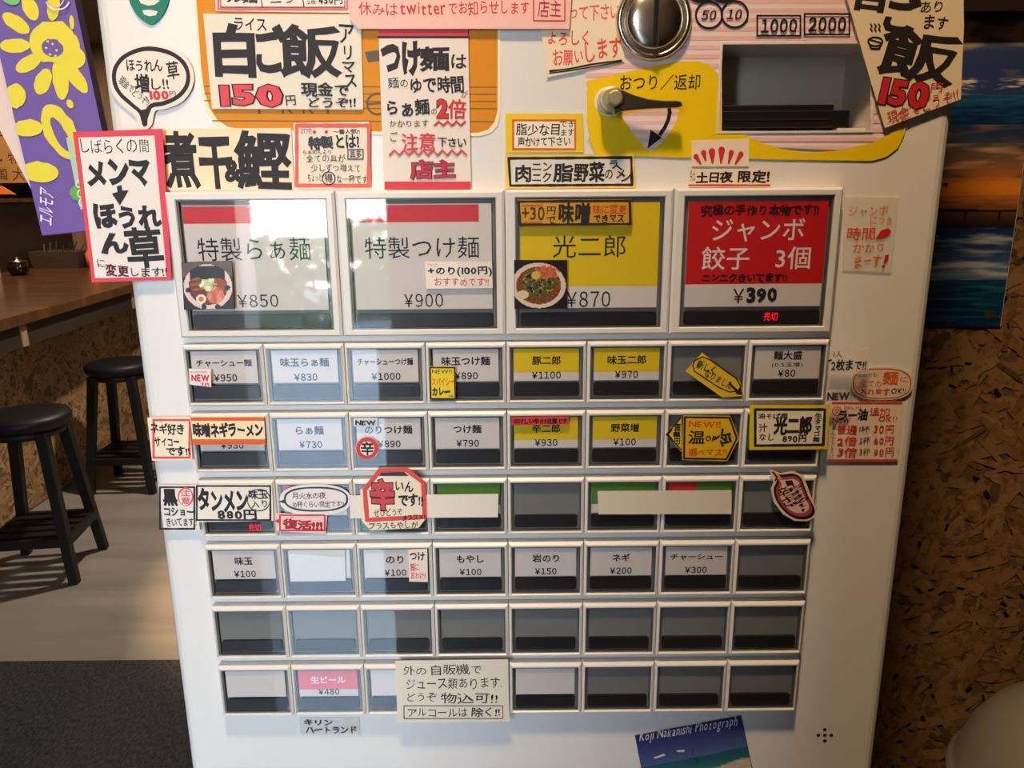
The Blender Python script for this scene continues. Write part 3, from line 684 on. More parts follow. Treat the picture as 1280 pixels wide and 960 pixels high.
# 白ご飯
def f(s):
    s.text('ライス',293,22,333,39,K,.015,.8); s.text('白',266,29,320,98,K,.045,.4); s.text('ご',319,30,357,92,K,.04,.5); s.text('飯',347,30,427,99,K,.03,.4)
    s.text('ア',424,30,443,54,K,.015,.7); s.text('リ',430,57,440,75,K,.015,.7); s.text('マ',428,77,444,91,K,.015,.7); s.text('ス',431,93,446,110,K,.015,.7)
    s.text('150',276,106,353,134,(228,76,84),.045,.5,outline=(K,.035)); s.text('円',357,119,370,132,K,.01,.7)
    s.text('現金で',376,103,436,121,K,.025,.8); s.text('どうぞ!!',386,122,445,135,K,.02,.8)
notice('paper_notice','large white rice notice with giant black characters and upright red 150 yen','notice',[(254,17),(451,18),(454,137),(265,136)],-.0018,(236,226,208),f)
# table notice top
def f(s):
    s.rect(273,-20,434,11.5,3,(230,110,110),.4); s.rect(276,-22,431,9,1,K)
    s.line([(326,-5),(328,9)],1.2,K); s.line([(378,-5),(380,9)],1.2,K); s.text('ル麺',283,-9,322,4.5,K,.03,.8); s.text('ニラ',338,-9,368,4,K,.0,.8); s.text('2枚',384,0,395,5.5,K,0,.6); s.text('450円',398,-6,428,6,K,.02,.6)
notice('paper_notice','pink bordered three-column price notice cut off at the top edge','notice',[(268,-25),(439,-25),(437,16),(270,14)],-.0014,(240,230,216),f)
# pink banner
def f(s):
    s.text('休みは',448,2,497,20,(206,62,58),.005,.9); s.text('twitter',500,3,557,19,(206,62,58),.012,.8); s.text('でお知らせします',561,1,661,20,(206,62,58),.005,.9)
    s.rect(667,-12,706,26,1.4,(206,62,58)); s.text('店主',672,0,701,22,(190,50,50),.0,.8)
notice('paper_notice','long pink banner with red handwriting about days off, running along the top edge','notice',[(434,-25),(716,-25),(712,36),(449,36),(437,24)],-.0034,(250,196,186),f)
# つけ麺は
def f(s):
    s.poly([(473,36.5),(585,36.5),(585,46),(473,46)],(212,60,76)); s.line([(473,46.5),(585,46.5)],2.5,K)
    s.text('つけ',476,51,526,96,K,.06,.8); s.text('麺',524,58,562,90,K,.035,.7); s.text('は',564,68,583,86,K,.02,.8)
    s.text('麺の',485,97,510,111,K,.0,1); s.text('ゆで時間',513,95,580,117,K,.025,.8); s.text('が',577,113,585,122,K,.0,1)
    s.text('らぁ麺',484,124,537,146,K,.025,.9); s.text('の',539,136,546,143,K,0,1); s.text('2',546,124,560,148,RED,.045,.4,outline=(K,.03)); s.text('倍',560,124,583,149,RED,.015,.7)
    s.text('かかります',487,150,536,159,K,.0,1); zz=[(543+5.5*i,152 if i%2 else 157) for i in range(8)]; s.line(zz,2.2,RED)
    s.text('ご',488,165,497,177,K,.0,1); s.text('注意',502,166,545,189,(214,66,70),.015,.8); s.text('下さい',547,172,583,184,K,.02,.8)
    s.line([(487+6*i,188 if i%2 else 194) for i in range(17)],2.2,(214,80,84))
    s.text('店主',513,200,569,224,(206,46,70),.025,.6,outline=(K,.03)); s.poly([(481,227),(588,227),(588,236.5),(481,236.5)],(214,60,72))
notice('paper_notice','tall white notice with red zigzag underlines in front of the orange display','notice',[(473,36),(585,36),(589,237),(480,237)],-.0022,(238,226,212),f)
# よろしく
def f(s):
    s.text('って下さい',712,5,775,26,(232,104,92),.01,1); s.text('よろしく',685,38,736,57,(232,84,64),.015,1); s.text('お願い',691,61,729,82,(232,84,64),.012,1,rot=-2); s.text('します',731,48,777,77,(232,84,64),.012,1,rot=-4)
    s.line([(687,89),(712,86),(742,80),(777,75.5)],2,K,wob=.4); s.line([(687,91.5),(714,88),(744,83),(777,77)],1.3,K)
notice('paper_notice','cream note with red handwriting, underlined in black, left of the coin slot','notice',[(672,-25),(773,-25),(781,77),(684,97),(676,36)],-.0012,(246,228,198),f)
# 脂少な目
def f(s):
    s.poly([(641,150),(719,150),(720,187),(643,187)],(250,238,216)); s.rect(641.5,150.5,719,186.5,2.4,ORG,.5)
    s.text('脂少な目',645,154,700,170,K,.015,.8); s.text('でき\nます',700,151,718,170,K,.01,.7); s.text('声かけて下さい',647,171,713,184,K,.015,.8)
notice('paper_notice','small yellow notice with an orange framed two-line request about less fat','notice',[(631.5,142),(728.5,142),(730,190.5),(632,191)],BS,(240,206,40),f)
def f(s):
    s.poly([(636,199),(788,198),(789,230),(637,232)],(226,220,210)); s.line([(636,198),(789,197),(790,231),(638,232)],3,K,True,.5)
    s.text('肉',644,206,664,228,K,.03,.6); s.text('ニン\nニク',665,203,690,228,K,.025,.7); s.text('脂',691,204,717,228,K,.03,.6); s.text('野菜',717,202,756,228,K,.03,.6); s.text('の',756,212,766,224,K,.01,.8)
    s.text('ラ',762,200,772,211,K,.02,.8); s.line([(771,207),(777,212)],1.8,K); s.text('メ',770,212,781,223,K,.02,.8); s.text('ン',776,216,788,227,K,.02,.8)
notice('paper_notice','wide black framed ramen notice right above the yellow large button','notice',[(631,193.5),(792,192.5),(795,235),(632,236)],BS-.0006,(242,208,90),f)
# drops and weekend
def f(s):
    for i,(x,y,a,l) in enumerate(((870,196,-32,16),(879.5,191,-14,15),(890,190,-3,20),(902,188,3,23),(914,191,14,20),(926,193,30,20))):
        r=math.radians(a); dx,dy=math.sin(-r),math.cos(r); w_=4.2 if i in (2,3) else 3.2
        s.ell(x,y,w_,w_*1.15,RED); nx,ny=dy,-dx; s.poly([(x-nx*w_,y-ny*w_),(x+nx*w_,y+ny*w_),(x+dx*l*.72+nx,y+dy*l*.72+ny),(x+dx*l*.72-nx,y+dy*l*.72-ny)],RED)
notice('drop_sticker','cream sticker with a fan of six red drops above the weekend-only note','sticker',[(864.5,175.5),(936,173.5),(936,208),(865,208)],-.0010,(246,226,200),f,inkname='drops')
def f(s):
    s.text('今は',862,212,869,227,K,.0,1); s.text('土日夜',870,214,917,229,K,.04,.7); s.text('限定!',922,213,962,229,K,.035,.7); s.line([(861,231.5),(962,231.5)],2.2,(214,64,56),wob=.3)
notice('paper_notice','narrow cream note in black marker saying weekend nights only, underlined in red','notice',[(861,211),(966,211),(964,234),(861,234)],-.0014,(244,228,204),f)
# 飯 right top
def f(s):
    s.text('白',1070,-22,1108,15,K,.055,.5,rot=6); s.text('ご',1106,-6,1150,42,K,.05,.6,rot=6); s.text('あり',1151,1,1178,16,K,.01,.8); s.text('ます',1155,19,1185,37,K,.015,.8,rot=4)
    s.text('飯',1098,36,1200,103,K,.03,.4,rot=10)
    s.ring(1094,52,9,5.5,1.8,K); s.line([(1085,52),(1089,61),(1099,61),(1103,52)],2,K); s.line([(1085,49),(1103,54)],1.5,K)
    for xx in (1088,1093,1098): s.line([(xx,30),(xx+2,33),(xx,36),(xx+2,39)],1.4,K)
    s.text('150',1100,100,1161,134,(208,40,52),.045,.5,rot=7,outline=(K,.035)); s.text('円',1163,104,1178,115,(208,40,52),.01,.7); s.text('現金でどうぞ!!',1109,124,1198,142,(208,60,56),.0,1,rot=-19)
notice('paper_notice','tilted cream rice notice with slanting 150 yen at the cabinet upper right corner','notice',[(1052,-25),(1204,-25),(1205,32),(1201,124),(1106,160),(1088,100)],-.0030,(240,220,188),f)
# ジャンボ right
def f(s):
    s.text('ジャンボ',1061,257,1111,270,ORG,.0,1,rot=-2); s.text('につき',1088,271,1115,281,ORG,.0,1); s.text('時間',1059,284,1094,300,(220,64,44),.01,.8)
    s.poly([(1094,299),(1101,288),(1110,285),(1114,289),(1111,294),(1103,298)],(210,36,36)); s.text('かかり',1066,303,1104,316,ORG,.0,1); s.text('まーす',1068,319,1101,335,ORG,.01,1); s.poly([(1104,330),(1106,319),(1111,318),(1110,325)],(210,36,36)); s.ell(1104,333,2,2,(210,36,36))
notice('paper_notice','translucent note with orange-red handwriting, right of the red large button','notice',[(1056,243.5),(1124,245),(1114,341),(1053,338)],BS,(228,212,192),f,material=M['tape'])
# +30 miso
def f(s):
    s.line([(648.5,252),(787,251),(788,280),(650,281)],3,K,True,.4); s.text('+30',652,258,681,276,(80,52,16),.015,.6); s.text('円\nで',683,258,695,280,K,.015,.8); s.text('味噌',698,253,738,281,K,.04,.5)
    s.text('味に変更',741,255,783,268,(200,70,26),.015,.8); s.text('できマス',742,268,780,279,K,.025,.8)
    for q in (256,277.5): s.line([(653+3*i,q+(1.5 if i%2 else 0)) for i in range(9)],1,(200,50,30))
notice('paper_notice','amber black-framed strip offering miso for 30 yen, atop the yellow large button','notice',[(647,249.5),(789,249),(790,282.5),(648,283)],FR,(206,150,34),f)
# nori
def f(s):
    s.text('プラスで',534,329,547,334,ORG,.0,1); s.text('+のり(100円)',535,333,615,346,K,.035,.7); s.text('おすすめです!!',543,347,611,358,(224,84,54),.01,.9)
notice('paper_notice','white slip recommending added seaweed for 100 yen on the second large button','notice',[(531,327),(615,326.5),(616,360),(533,361)],-.0090,(240,230,216),f)
# ramen photos
def ramen(u,v):
    x,y=(u-.5)*2,(v-.53)*2; r=math.hypot(x,y*1.02)
    c=(44,34,34) if v>.3 else (92,80,78)
    if r<.98: c=(226,204,196)
    if r<.78: c=(104,52,30)
    if r<.98 and v<.42 and abs(x)<.72-.1*v and v>.08: c=(30,30,32)
    n_=fbm(u*9,v*9,1)
    if (x+.42)**2/.1+(y+.12)**2/.09<1: c=mixc((150,92,52),(96,54,30),.5+.9*math.sin(v*55+x*4))
    if (x-.4)**2/.12+(y+.02)**2/.12<1: c=(150,76,44)
    if (x-.28)**2/.12+(y-.36)**2/.14<1: c=mixc((226,148,132),(196,96,60),.5+n_)
    if (x-.02)**2/.1+(y+.1)**2/.06<1.0+n_*.7: c=mixc((168,190,110),(232,236,200),.5+1.4*n_)
    q=math.hypot((x+.3)*1.0,y-.5)
    if q<.2: c=(240,226,204)
    if q<.11: c=(214,110,40)
    for a,b in ((-.8,.1),(.78,.05),(-.2,.83),(.35,.86)):
        if math.hypot(x-a,y-b)<.11: c=(34,36,66)
    return c
o=notice('food_photo','small square photo of ramen with egg and seaweed on the first large button','photo',[(226.5,328),(290,326),(293,386),(230,387.5)],FR-.0002,(60,40,36)); picture(o,'picture',[(227,328.5),(289.5,326.5),(292.5,385.5),(230.5,387)],FR-.0002,60,60,ramen)
def jiro(u,v):
    x,y=(u-.46)*2,(v-.52)*2; r=math.hypot(x,y*1.1); n1=fbm(u*11,v*11,4); n2=fbm(u*20,v*20,9)
    c=(36,26,24)
    if r<1.04: c=(216,196,180)
    if r<.86: c=mixc((150,86,40),(92,48,26),.5+n2)
    if x*x/.5+(y+.1)**2/.42<.8+n1*.3:
        c=mixc((54,46,28),(182,150,90),.35+1.3*n2)
        if n1>.18: c=(72,92,40)
        if n1<-.3: c=(40,28,22)
    if (x-.3)**2/.2+(y+.55)**2/.07<1+n2: c=mixc((170,76,42),(206,120,80),.5+n2)
    if (x+.1)**2/.03+(y+.42)**2/.03<1: c=(206,168,80)
    if (x+.6)**2/.05+(y-.38)**2/.03<1: c=(210,196,150)
    return c
o=notice('food_photo','small square photo of heaped noodles at the corner of the yellow large button','photo',[(642.5,325),(709,325),(709,386),(643,386)],FR-.0002,(60,40,36)); picture(o,'picture',[(643,325.5),(708.5,325.5),(708.5,385.5),(643.5,385.5)],FR-.0002,60,60,jiro)
# NEW small
def f(s):
    s.text('summer',238,464,260,466.5,(120,60,60),.0,1); s.text('NEW',239,468,262,477,(206,60,50),.05,.8,rot=3); s.text('!!!',252,478,262,483.5,(206,60,50),.03,1)
notice('new_sticker','small white slip reading NEW in red on the 950 yen button','sticker',[(236,461),(263.5,461.5),(264,484),(237,480.5)],FR,(238,226,220),f)
# curry
def f(s):
    s.line([(537.5,459.5),(568,459.5),(569,498.5),(538.5,498.5)],2,K,True,.3); s.text('NEW!!',540,461.5,565,467,(60,80,40),.01,.6); s.text('スパイシー',540,472,568,482.5,(220,110,30),.03,.8); s.text('カレー',540,484,563,495,K,.05,.8); s.text('味',561,493,567,497,K,.0,.5)
notice('paper_notice','small yellow black-framed card announcing spicy curry in the top small row','notice',[(536.5,458.5),(569,458.5),(570,499.5),(537.5,499.5)],FR,(242,210,40),f)
# 新しくなりました
def f(s):
    pts=[(868,451),(878,446),(888,450),(920,473),(926,483),(922,489),(912,490),(898,484),(868,464),(866,457)]; s.line(pts,1.6,K,True,.4)
    s.text('新しく',870,453,895,465,K,.025,.7,rot=20); s.text('なりました',879,469,918,479,K,.02,.8,rot=27); s.line([(912,480),(922,489)],3,K); s.poly([(928,494),(919,492),(926,483)],K)
notice('arrow_tag','yellow slanting tag with a black arrow over an empty window in the top small row','sticker',[(857,464),(878,441),(925,477),(930,495),(903,497)],FR,(222,184,34),f)
# right notes
def f(s):
    s.text('1人',1042,439,1053,447,K,.01,.8); s.text('2枚まで!!',1039,449,1083,464,K,.035,.8); s.line([(1036,451),(1039,450)],2.5,K)
notice('paper_notice','translucent note in black marker limiting two per person, right of the 80 yen button','notice',[(1037,434),(1088,435),(1085,468),(1036,467)],-.0098,(224,208,186),f,material=M['tape'])
def f(s): s.text('NEW',1034,490,1062,501,K,.04,.7,rot=-2)
notice('new_sticker','clear taped slip with NEW in black marker above the price table note','sticker',[(1034,487),(1062,487),(1062,502.5),(1034,502.5)],-.0098,(224,208,186),f,material=M['tape'])
def bub(cx,cy,rx,ry,n=30,p=2.6):
    return [(cx+rx*math.copysign(abs(math.cos(t))**(2/p),math.cos(t)),cy+ry*math.copysign(abs(math.sin(t))**(2/p),math.sin(t))) for t in (2*math.pi*i/n for i in range(n))]
def f(s):
    s.line(bub(1102.5,479.5,36,18.5),1.4,(206,60,50),True,.4); s.text('どれでも',1073,466,1096,471,K,.0,1); s.text('全ての',1074,474,1102,484,ORG,.01,.9); s.text('麺',1103,464,1123,481,ORG,.02,.7); s.text('に',1125,471,1134,477,ORG,.0,.8)
    s.text('入れます',1074,485,1112,494,ORG,.02,.9); s.text('OK!!',1114,485,1132,492,K,.0,.8)
notice('bubble_notice','rounded speech bubble slip in orange handwriting ending OK, near the right cabinet edge','notice',bub(1102.5,479.5,38.5,20.5),BS-.0006,(232,212,186),f)
def f(s):
    s.poly([(1040,502.5),(1128,502.5),(1128,505.5),(1040,505.5)],(214,60,66)); s.poly([(1034,574),(1122,574),(1122,577),(1034,577)],(214,60,66))
    s.ring(1046,514,5.5,5.5,1.2,(214,60,50)); s.text('辛',1042,510,1050,518,(214,60,50),.0,.7); s.text('ラー油',1048,511,1085,526,K,.04,.7); s.text('NEW',1040,521,1063,529,(206,60,60),.02,.8)
    s.text('旨い!!',1055,507,1076,512,(214,80,60),0,.8); s.text('追加',1087,509,1112,521,(214,60,60),.01,.8); s.text('OK!!',1098,520,1121,527,(214,60,60),.01,.8)
    for i,(a,b,c) in enumerate((('普通','1杯','30円'),('2倍','2杯','60円'),('3倍','3杯','90円'))):
        y=531+14*i; s.text(a,1046,y,1071,y+12,(206,40,50),.015,.8); s.text(b,1074,y+1,1087,y+10,K,.0,.8); s.text(c,1092,y,1117,y+11,(206,40,50),.01,.8)
    s.text('選んで下さい',1037,531,1043,572,K,.0,.8,vertical=True)
notice('price_table_notice','chili oil price table in red handwriting with three rows of 30, 60 and 90 yen','notice',[(1038,502.5),(1129.5,502.5),(1122,577),(1033,577)],BS-.0003,(238,216,192),f)
# row3 stickers
def f(s):
    s.rect(192,525,237,572,3,(226,84,88),.3); s.text('ネギ好き',188,529,230,544,K,.035,1,rot=3); s.text('サイコー',193,546,224,558,K,.035,1); s.text('です!!',208,558,238,570,K,.035,1)
notice('paper_notice','square pink-bordered cream notice left of the second small button row','notice',[(184,522),(237,521),(240.5,575),(190,576)],-.0040,(246,228,196),f)
def f(s):
    s.poly([(238,521.5),(330,521.5),(330.5,526),(239,526)],ORG); s.poly([(240,549),(331.5,549),(332,555.5),(241,556)],ORG); s.text('味噌ネギラーメン',241,528,329,547,K,.05,.8)
notice('paper_notice','cream strip between two orange bands naming miso leek ramen','notice',[(238,521),(330,521),(332,556),(241,556)],FR,(250,224,180),f)
def f(s): s.text('NEW',444,525,470,532,K,.045,.8)
notice('new_sticker','pale slip with NEW in black on the seaweed dipping noodle button','sticker',[(442,522.5),(472,522.5),(472,533),(442,533)],-.0090,(214,216,218),f)
def f(s):
    s.ring(459,560.5,11.5,11.2,5,(218,60,62),.2,a1=361); s.text('辛',451,552,467,569,K,.03,.6)
notice('round_sticker','round sticker with a red ring and one black character on the seaweed dipping noodle button','sticker',[(459+14.5*math.cos(t*math.pi/14),560.5+13.8*math.sin(t*math.pi/14)) for t in range(28)],FR,(244,226,210),f)
def f(s): s.text('はげしい辛さ!!注意です',642,522.5,709,530,(50,12,18),.05,1)
notice('paper_notice','thin red strip with cramped black writing across the yellow 930 yen button','notice',[(639,521.5),(711,520.5),(711,530.5),(640,531.5)],FR,(208,62,62),f)
def f(s):
    s.line([(856,521.5),(912,522),(921,548),(908,574),(855,573)],2.6,K,True,.3); s.text('NEW!!',861,526,901,535,(214,80,20),.02,.7,rot=2); s.text('温',860,538,881,555,K,.02,.6); s.text('or',882,544,895,552,K,.015,.8,rot=10); s.text('冷',894,538,916,558,K,.03,.8,rot=35); s.text('選べマス!!',860,560,908,570,(206,90,20),.02,.9)
notice('arrow_notice','yellow arrow-ended black-framed card reading NEW with a choice of hot or cold','notice',[(854,519.5),(913,520),(924,548),(909,576.5),(852.5,575)],FR,(226,178,20),f)
def f(s):
    s.line([(851,522),(834,543),(851,562)],1.8,K); s.poly([(832,543),(841,533),(840,540),(850,540),(850,546),(840,546),(841,553)],K); s.poly([(836,543),(841.5,537),(841.5,549)],(232,190,30)); s.text('専\n用',842,529,851,556,K,.02,.7)
notice('arrow_notice','small yellow triangular sticker with a black arrow pointing left','sticker',[(852,520.5),(852,565),(832,543.5)],FR-.0003,(232,190,30),f)
def f(s):
    s.poly([(943,511),(1032,511),(1030,556),(943,557)],(238,226,196)); s.line([(944,512),(1031,512),(1029,556),(944,557)],3.6,(30,24,22),True,.3)
    s.text('油そば風',947,516,985,524,K,.03,.9); s.text('汁\nなし',948,529,968,551,(120,30,40),.03,.8); s.text('光二郎',967,520,1015,544,K,.05,.7); s.text('890円',978,543,1008,553,K,.04,.7); s.text('生タマゴ無',1017,516,1026,553,K,.02,.7,vertical=True)
notice('paper_notice','yellow bordered black framed 890 yen card at the right end of the second small row','notice',[(937.5,506.5),(1037.5,506.5),(1034,561.5),(936.5,562.5)],FR,(228,206,30),f)
# row4 stickers
def f(s):
    s.rect(200,609,243,661,2.6,K,.4); s.text('黒',203,611,222,633,K,.05,.6); s.line(bub(232,621,9,11,18,2),1.6,(232,96,96),True,.8); s.text('注\n意',226,612,238,630,(226,84,84),.015,.8); s.text('コショー',205,634,242,645,K,.035,.8); s.text('きいてます!!',208,647,246,658,K,.015,.9)
notice('paper_notice','square black framed black pepper notice on the left cabinet margin','notice',[(198.5,606.5),(245,606.5),(250,663),(204.5,663)],-.0035,(234,226,214),f)
def f(s):
    s.rect(246,607.5,338,650,2.4,K,.3); s.text('タンメン',247,610,310,641,K,.05,.7,rot=2); s.text('880円',272,637,321,650,K,.04,.6); s.line(bub(323.5,625,14,13.5,20,2.2),1.4,(60,60,66),True,.6); s.text('味玉',311,612,335,624,(40,40,60),.03,.6); s.text('入り',314,625,334,635,K,.01,.9)
notice('paper_notice','black framed white notice with 880 yen, left end of the third small row','notice',[(244,606),(340,605.5),(342,651),(247,652.5)],FR,(240,230,214),f)
def f(s):
    s.line(bub(395,624,39,14.5,34,2.5),2.4,(60,62,72),True,.3); s.poly([(356,624),(348,627),(358,630)],(60,62,72)); s.text('月火水の夜',365,615,408,624,(110,36,56),.01,.9); s.text('10杯くらい限定です!!',366,626,430,635,(110,36,56),.01,.9)
notice('bubble_notice','long oval speech bubble slip with dark red writing about a limited number of bowls','notice',bub(394,625,44.5,19.5,34,2.4),FR-.0003,(236,230,222),f)
def f(s):
    s.rect(350,644,406,663,2.4,(204,66,72),.4); s.poly([(343,651),(350,648),(350,655)],(204,66,72)); s.text('復活!!!',353,644,404,663,(178,40,52),.05,.7,rot=4)
notice('paper_notice','small red framed slip saying revived, hanging below the long oval bubble','notice',[(343,641),(409,645),(407,667.5),(346,664)],FR-.0006,(240,204,196),f)
def f(s):
    s.poly([(481,587),(503,587.5),(511,595),(471,595)],(56,62,72))
    s.line([(475,588),(456,612),(459,650),(531,646),(529,603),(508,587)],6,(224,80,76),True,.2)
    s.text('辛',463,599,493,638,(210,74,84),.05,.5,outline=(K,.035)); s.text('いん',494,601,517,615,K,.02,.9,rot=5); s.text('です!!',498,617,529,633,K,.035,.9); s.text('ぜひどうぞ',467,635,503,645,K,.0,1,rot=-3); s.text('オススメ!!',503,643,533,651,K,.02,.9,rot=-4); s.text('プラスもやしが',461,652,523,661,K,.005,1,rot=-1)
notice('house_notice','house-shaped cream notice with a red border and one big outlined spicy character','notice',[(478,585),(508,586.5),(531,601),(535,645),(523,660),(463,663),(452,651),(450,613)],FR-.0008,(244,226,200),f)
# cover strips
o=notice('paper_strip','long blank cream strip taped over the third small row on the left half','tape',[(437,619.5),(623,617.5),(622.5,646.5),(438,648)],FR,(238,228,212)); 
o=notice('paper_strip','long blank cream strip taped over the two green cards on the right half','tape',[(747,614),(914.5,613),(914.5,642.5),(748,643)],FR,(222,210,186))
def f(s):
    C=[(968,594),(980,593),(992,592),(1001,597),(1006,609),(1011,622),(1018,635),(1017,644),(1008,649),(994,648),(981,640),(970,625),(967,611),(971,601)]; C=smooth(C,4)
    s.poly(C,(34,14,16)); cx=sum(a for a,b in C)/len(C); cy=sum(b for a,b in C)/len(C); s.poly([(cx+(a-cx)*.88,cy+(b-cy)*.88) for a,b in C],(176,74,84)); s.poly([(cx+(a-cx)*.72,cy+(b-cy)*.74) for a,b in C],(236,196,180))
    s.poly([(964,589),(973,592),(978,600),(970,598)],(230,160,70)); s.line([(966,590),(971,596),(969,601)],2,K)
    s.text('おすすめ!!',985,606,1012,641,(60,16,30),.03,1,vertical=True,rot=-28); s.text('辛さ',974,608,988,634,(60,16,30),.02,1,vertical=True,rot=-25); s.poly([(981,601),(990,600),(994,610),(989,606),(984,608)],K)
notice('pepper_sticker','red and cream chili pepper shaped sticker at the right end of the third small row','sticker',[(962,588),(968,588.5),(975,591.5),(992,589),(1004,594),(1009,607),(1014,621),(1020.5,635),(1020,646),(1009,651.5),(993,651),(979,643),(967,627),(963.5,611),(967,603)],FR-.0003,(238,216,190),f,inkname='drawing')
def f(s): s.text('つけ',512,690,531,701,K,.03,.8); s.text('麺に\nおわけ!!',513,704,532,724,(226,80,64),.02,.9)
notice('paper_notice','narrow slip with black and red handwriting at the right of the 100 yen seaweed button','notice',[(510.5,687),(534,686),(535,727.5),(511.5,727)],FR,(238,222,210),f)
notice('blank_slip','blank pale slip taped inside the second window of the fourth small row','slip',[(362,688),(431,687.5),(432,726),(363,727)],-.0086,(214,214,212))
def f(s):
    s.text('外の',504,832,533,844,K,.0,.9); s.text('自販機で',539,830,602,844,K,.004,.9); s.text('ジュース類あります.',508,847,627,862,K,.0,1); s.text('どうぞ',509,866,546,877,K,.0,1); s.text('物込可!!',551,866,622,880,K,.004,.9,rot=1)
    s.rect(505,882,628.5,898,1.1,K,.2); s.text('アルコールは',510,885,584,896,K,.0,.9); s.text('除く!!',589,884,625,896,K,.01,.9)
notice('paper_notice','large cream note with a boxed last line, taped over the lowest button row','notice',[(494,826),(635,824.5),(637,902),(497,903.5)],FR-.0002,(232,222,202),f)
def f(s): s.text('キリン',380,899,416,907,K,.03,.9); s.text('ハートランド',382,908,446,917,K,.025,.9)
notice('paper_notice','clear tape label with two lines of black marker below the pink beer button','notice',[(374,897),(449,897),(450,919),(375,919)],BS,(224,226,228),f,material=M['tape'])
# bubble top left
def f(s):
    pts=[(181,156),(176,141),(165,131),(150,117),(143,102),(144,86),(154,72),(172,63),(190,61),(212,66),(228,77),(235,92),(233,108),(222,121),(205,129),(190,132),(183,141)]
    s.line(smooth(pts,4),4.6,K,True,.15); s.poly([(175,138),(190,134),(181,158)],K)
    s.text('ほうれん',158,74,203,90,K,.02,.9); s.text('草',208,76,224,99,K,.015,.8); s.text('増',168,92,187,116,K,.03,.7); s.text('し!!',189,98,211,112,K,.015,.9); s.text('現金でどうぞ!!',146,108,190,120,K,.0,1,rot=42); s.text('100',187,113,211,125,(216,60,64),.05,.5); s.text('円',212,114,220,121,K,.0,.6)
pts=[(181,163),(172,160),(170,147),(160,137),(145,124),(138,106),(139,84),(150,67),(170,58),(192,56),(216,61),(234,73),(242,92),(240,110),(228,127),(208,136),(194,139),(190,155)]
notice('bubble_notice','white speech bubble cut-out offering more spinach for 100 yen at the upper left','notice',smooth(pts,4),-.0016,(238,228,212),f)
# green mask sticker
def f(s):
    s.poly([(173,-2),(180,-4),(186,0),(196,-1),(200,1),(193,6),(185,7),(176,4)],(236,228,214)); s.poly([(178,13),(186,12),(197,14),(195,19),(187,20.5),(180,18)],(236,228,214)); s.poly([(166,-20),(180,-20),(178,-10),(168,-9)],(236,228,214)); s.poly([(190,-20),(204,-20),(202,-9),(192,-10)],(236,228,214))
notice('mask_sticker','green face mask sticker with pale lips cut off by the top edge','sticker',smooth([(158,-25),(214,-25),(212,-5),(208,10),(201,22),(192,30),(184,29.5),(172,20),(163,5),(160,-8)],4),BS,(32,128,104),f,inkname='drawing')
# postcard
def sea(u,v):
    n_=fbm(u*4,v*9,2)
    if v<.44-.02*u: return mixc((40,44,104),(86,104,150),v/.44)
    sh=.70-.12*u+.03*n_
    if v<sh-.02: return mixc((40,92,112),(70,124,118),(v-.44)/.25+n_*.3)
    if v<sh: return (150,170,150)
    return mixc((214,198,164),(196,178,140),n_+.3)
o=notice('postcard','tilted beach photo postcard with blue sky and white script, cut off by the lower edge','postcard',[(793.5,919.5),(926.5,894.5),(946,985),(812,1010)],BS,(60,60,110))
picture(o,'picture',[(794.5,920),(926,895.5),(945,984),(813,1009)],BS,90,60,sea)
s=Sheet(BS-.0001); s.text('Koji Nakanishi Photograph',799,904,922,921,(226,226,226),.0,.6,rot=-10.5,shear=.25)
s.poly([(816,947),(830,942),(832,944),(820,948)],(226,220,200)); s.poly([(845,938),(856,937),(855,940),(847,940)],(210,215,205)); s.line([(866,936),(866,944)],1,K); s.line([(861,948),(871,948),(872,955)],1,K); s.done(o,'lettering')

# ================================================================== POSTER on the OSB wall
PYW=WY-.0045
def cloud(u,v,sc,t): return max(0,fbm(u*sc,v*sc*1.8,t))
def p1(u,v):
    if v<.73:
        c=mixc((52,62,96),(40,56,104),v); n_=cloud(u,v*.8,2.2,3)*2.2+max(0,.75-abs(v-.18)*3.2)-.25*u; c=mixc(c,(168,150,124),n_)
        if .58<v<.72: c=mixc(c,(190,180,160),max(0,fbm(u*7,v*22,5)*2.4))
        return c
    return mixc((30,84,116),(14,36,70),(v-.73)*4+.6*fbm(u*6,v*30,2))
def p2(u,v):
    if v<.68:
        c=mixc((34,52,78),(206,110,34),(v-.1)/.55); n_=fbm(u*3,v*9,7); c=mixc(c,(92,74,64),n_*2.2); 
        if v>.5: c=mixc(c,(230,130,30),.6-abs(v-.6)*5)
        if .18<v<.42: c=mixc(c,(180,140,100),max(0,fbm(u*2.4,v*7,12))*1.6)
        if .44<v<.66 and math.hypot((u-.42)*2.2,(v-.58)*3)<.32+.5*fbm(u*9,v*9,3): c=(58,44,44)
        return c
    if v<.84:
        if abs(v-(.80+.04*u))<.016: return (34,26,26)
        return mixc((170,96,44),(96,60,44),(v-.68)*6+fbm(u*5,v*30,3)*.5)
    if abs((u*6)%1-.5)<.06 and v<.93: return (26,20,22)
    return mixc((86,58,42),(34,28,30),(v-.84)*7)
def p3(u,v):
    if v<.52:
        c=mixc((26,42,86),(66,92,124),v*1.9); c=mixc(c,(150,156,164),max(0,fbm(u*3,v*12,21))*1.6+max(0,.5-abs(v-.46)*9)); return c
    return mixc((30,84,112),(12,40,74),.5+fbm(u*5,v*26,5)+(v-.5))
xa,_=.35,0
def pw(px,py): return PY(px,py,PYW)
po_=[(1170,15),(1310,15),(1250,407),(1100,409)]
zt=pw(1215,14)[1]; zb=pw(1205,408)[1]; z1=pw(1190,156)[1]; z2=pw(1190,285)[1]; x0=.33; x1=pw(1264,317)[0]
ps=empty('photo_poster',((x0+x1)/2,PYW,(zt+zb)/2),'tall glossy poster of three stacked seascape photos on the particle board wall','poster')
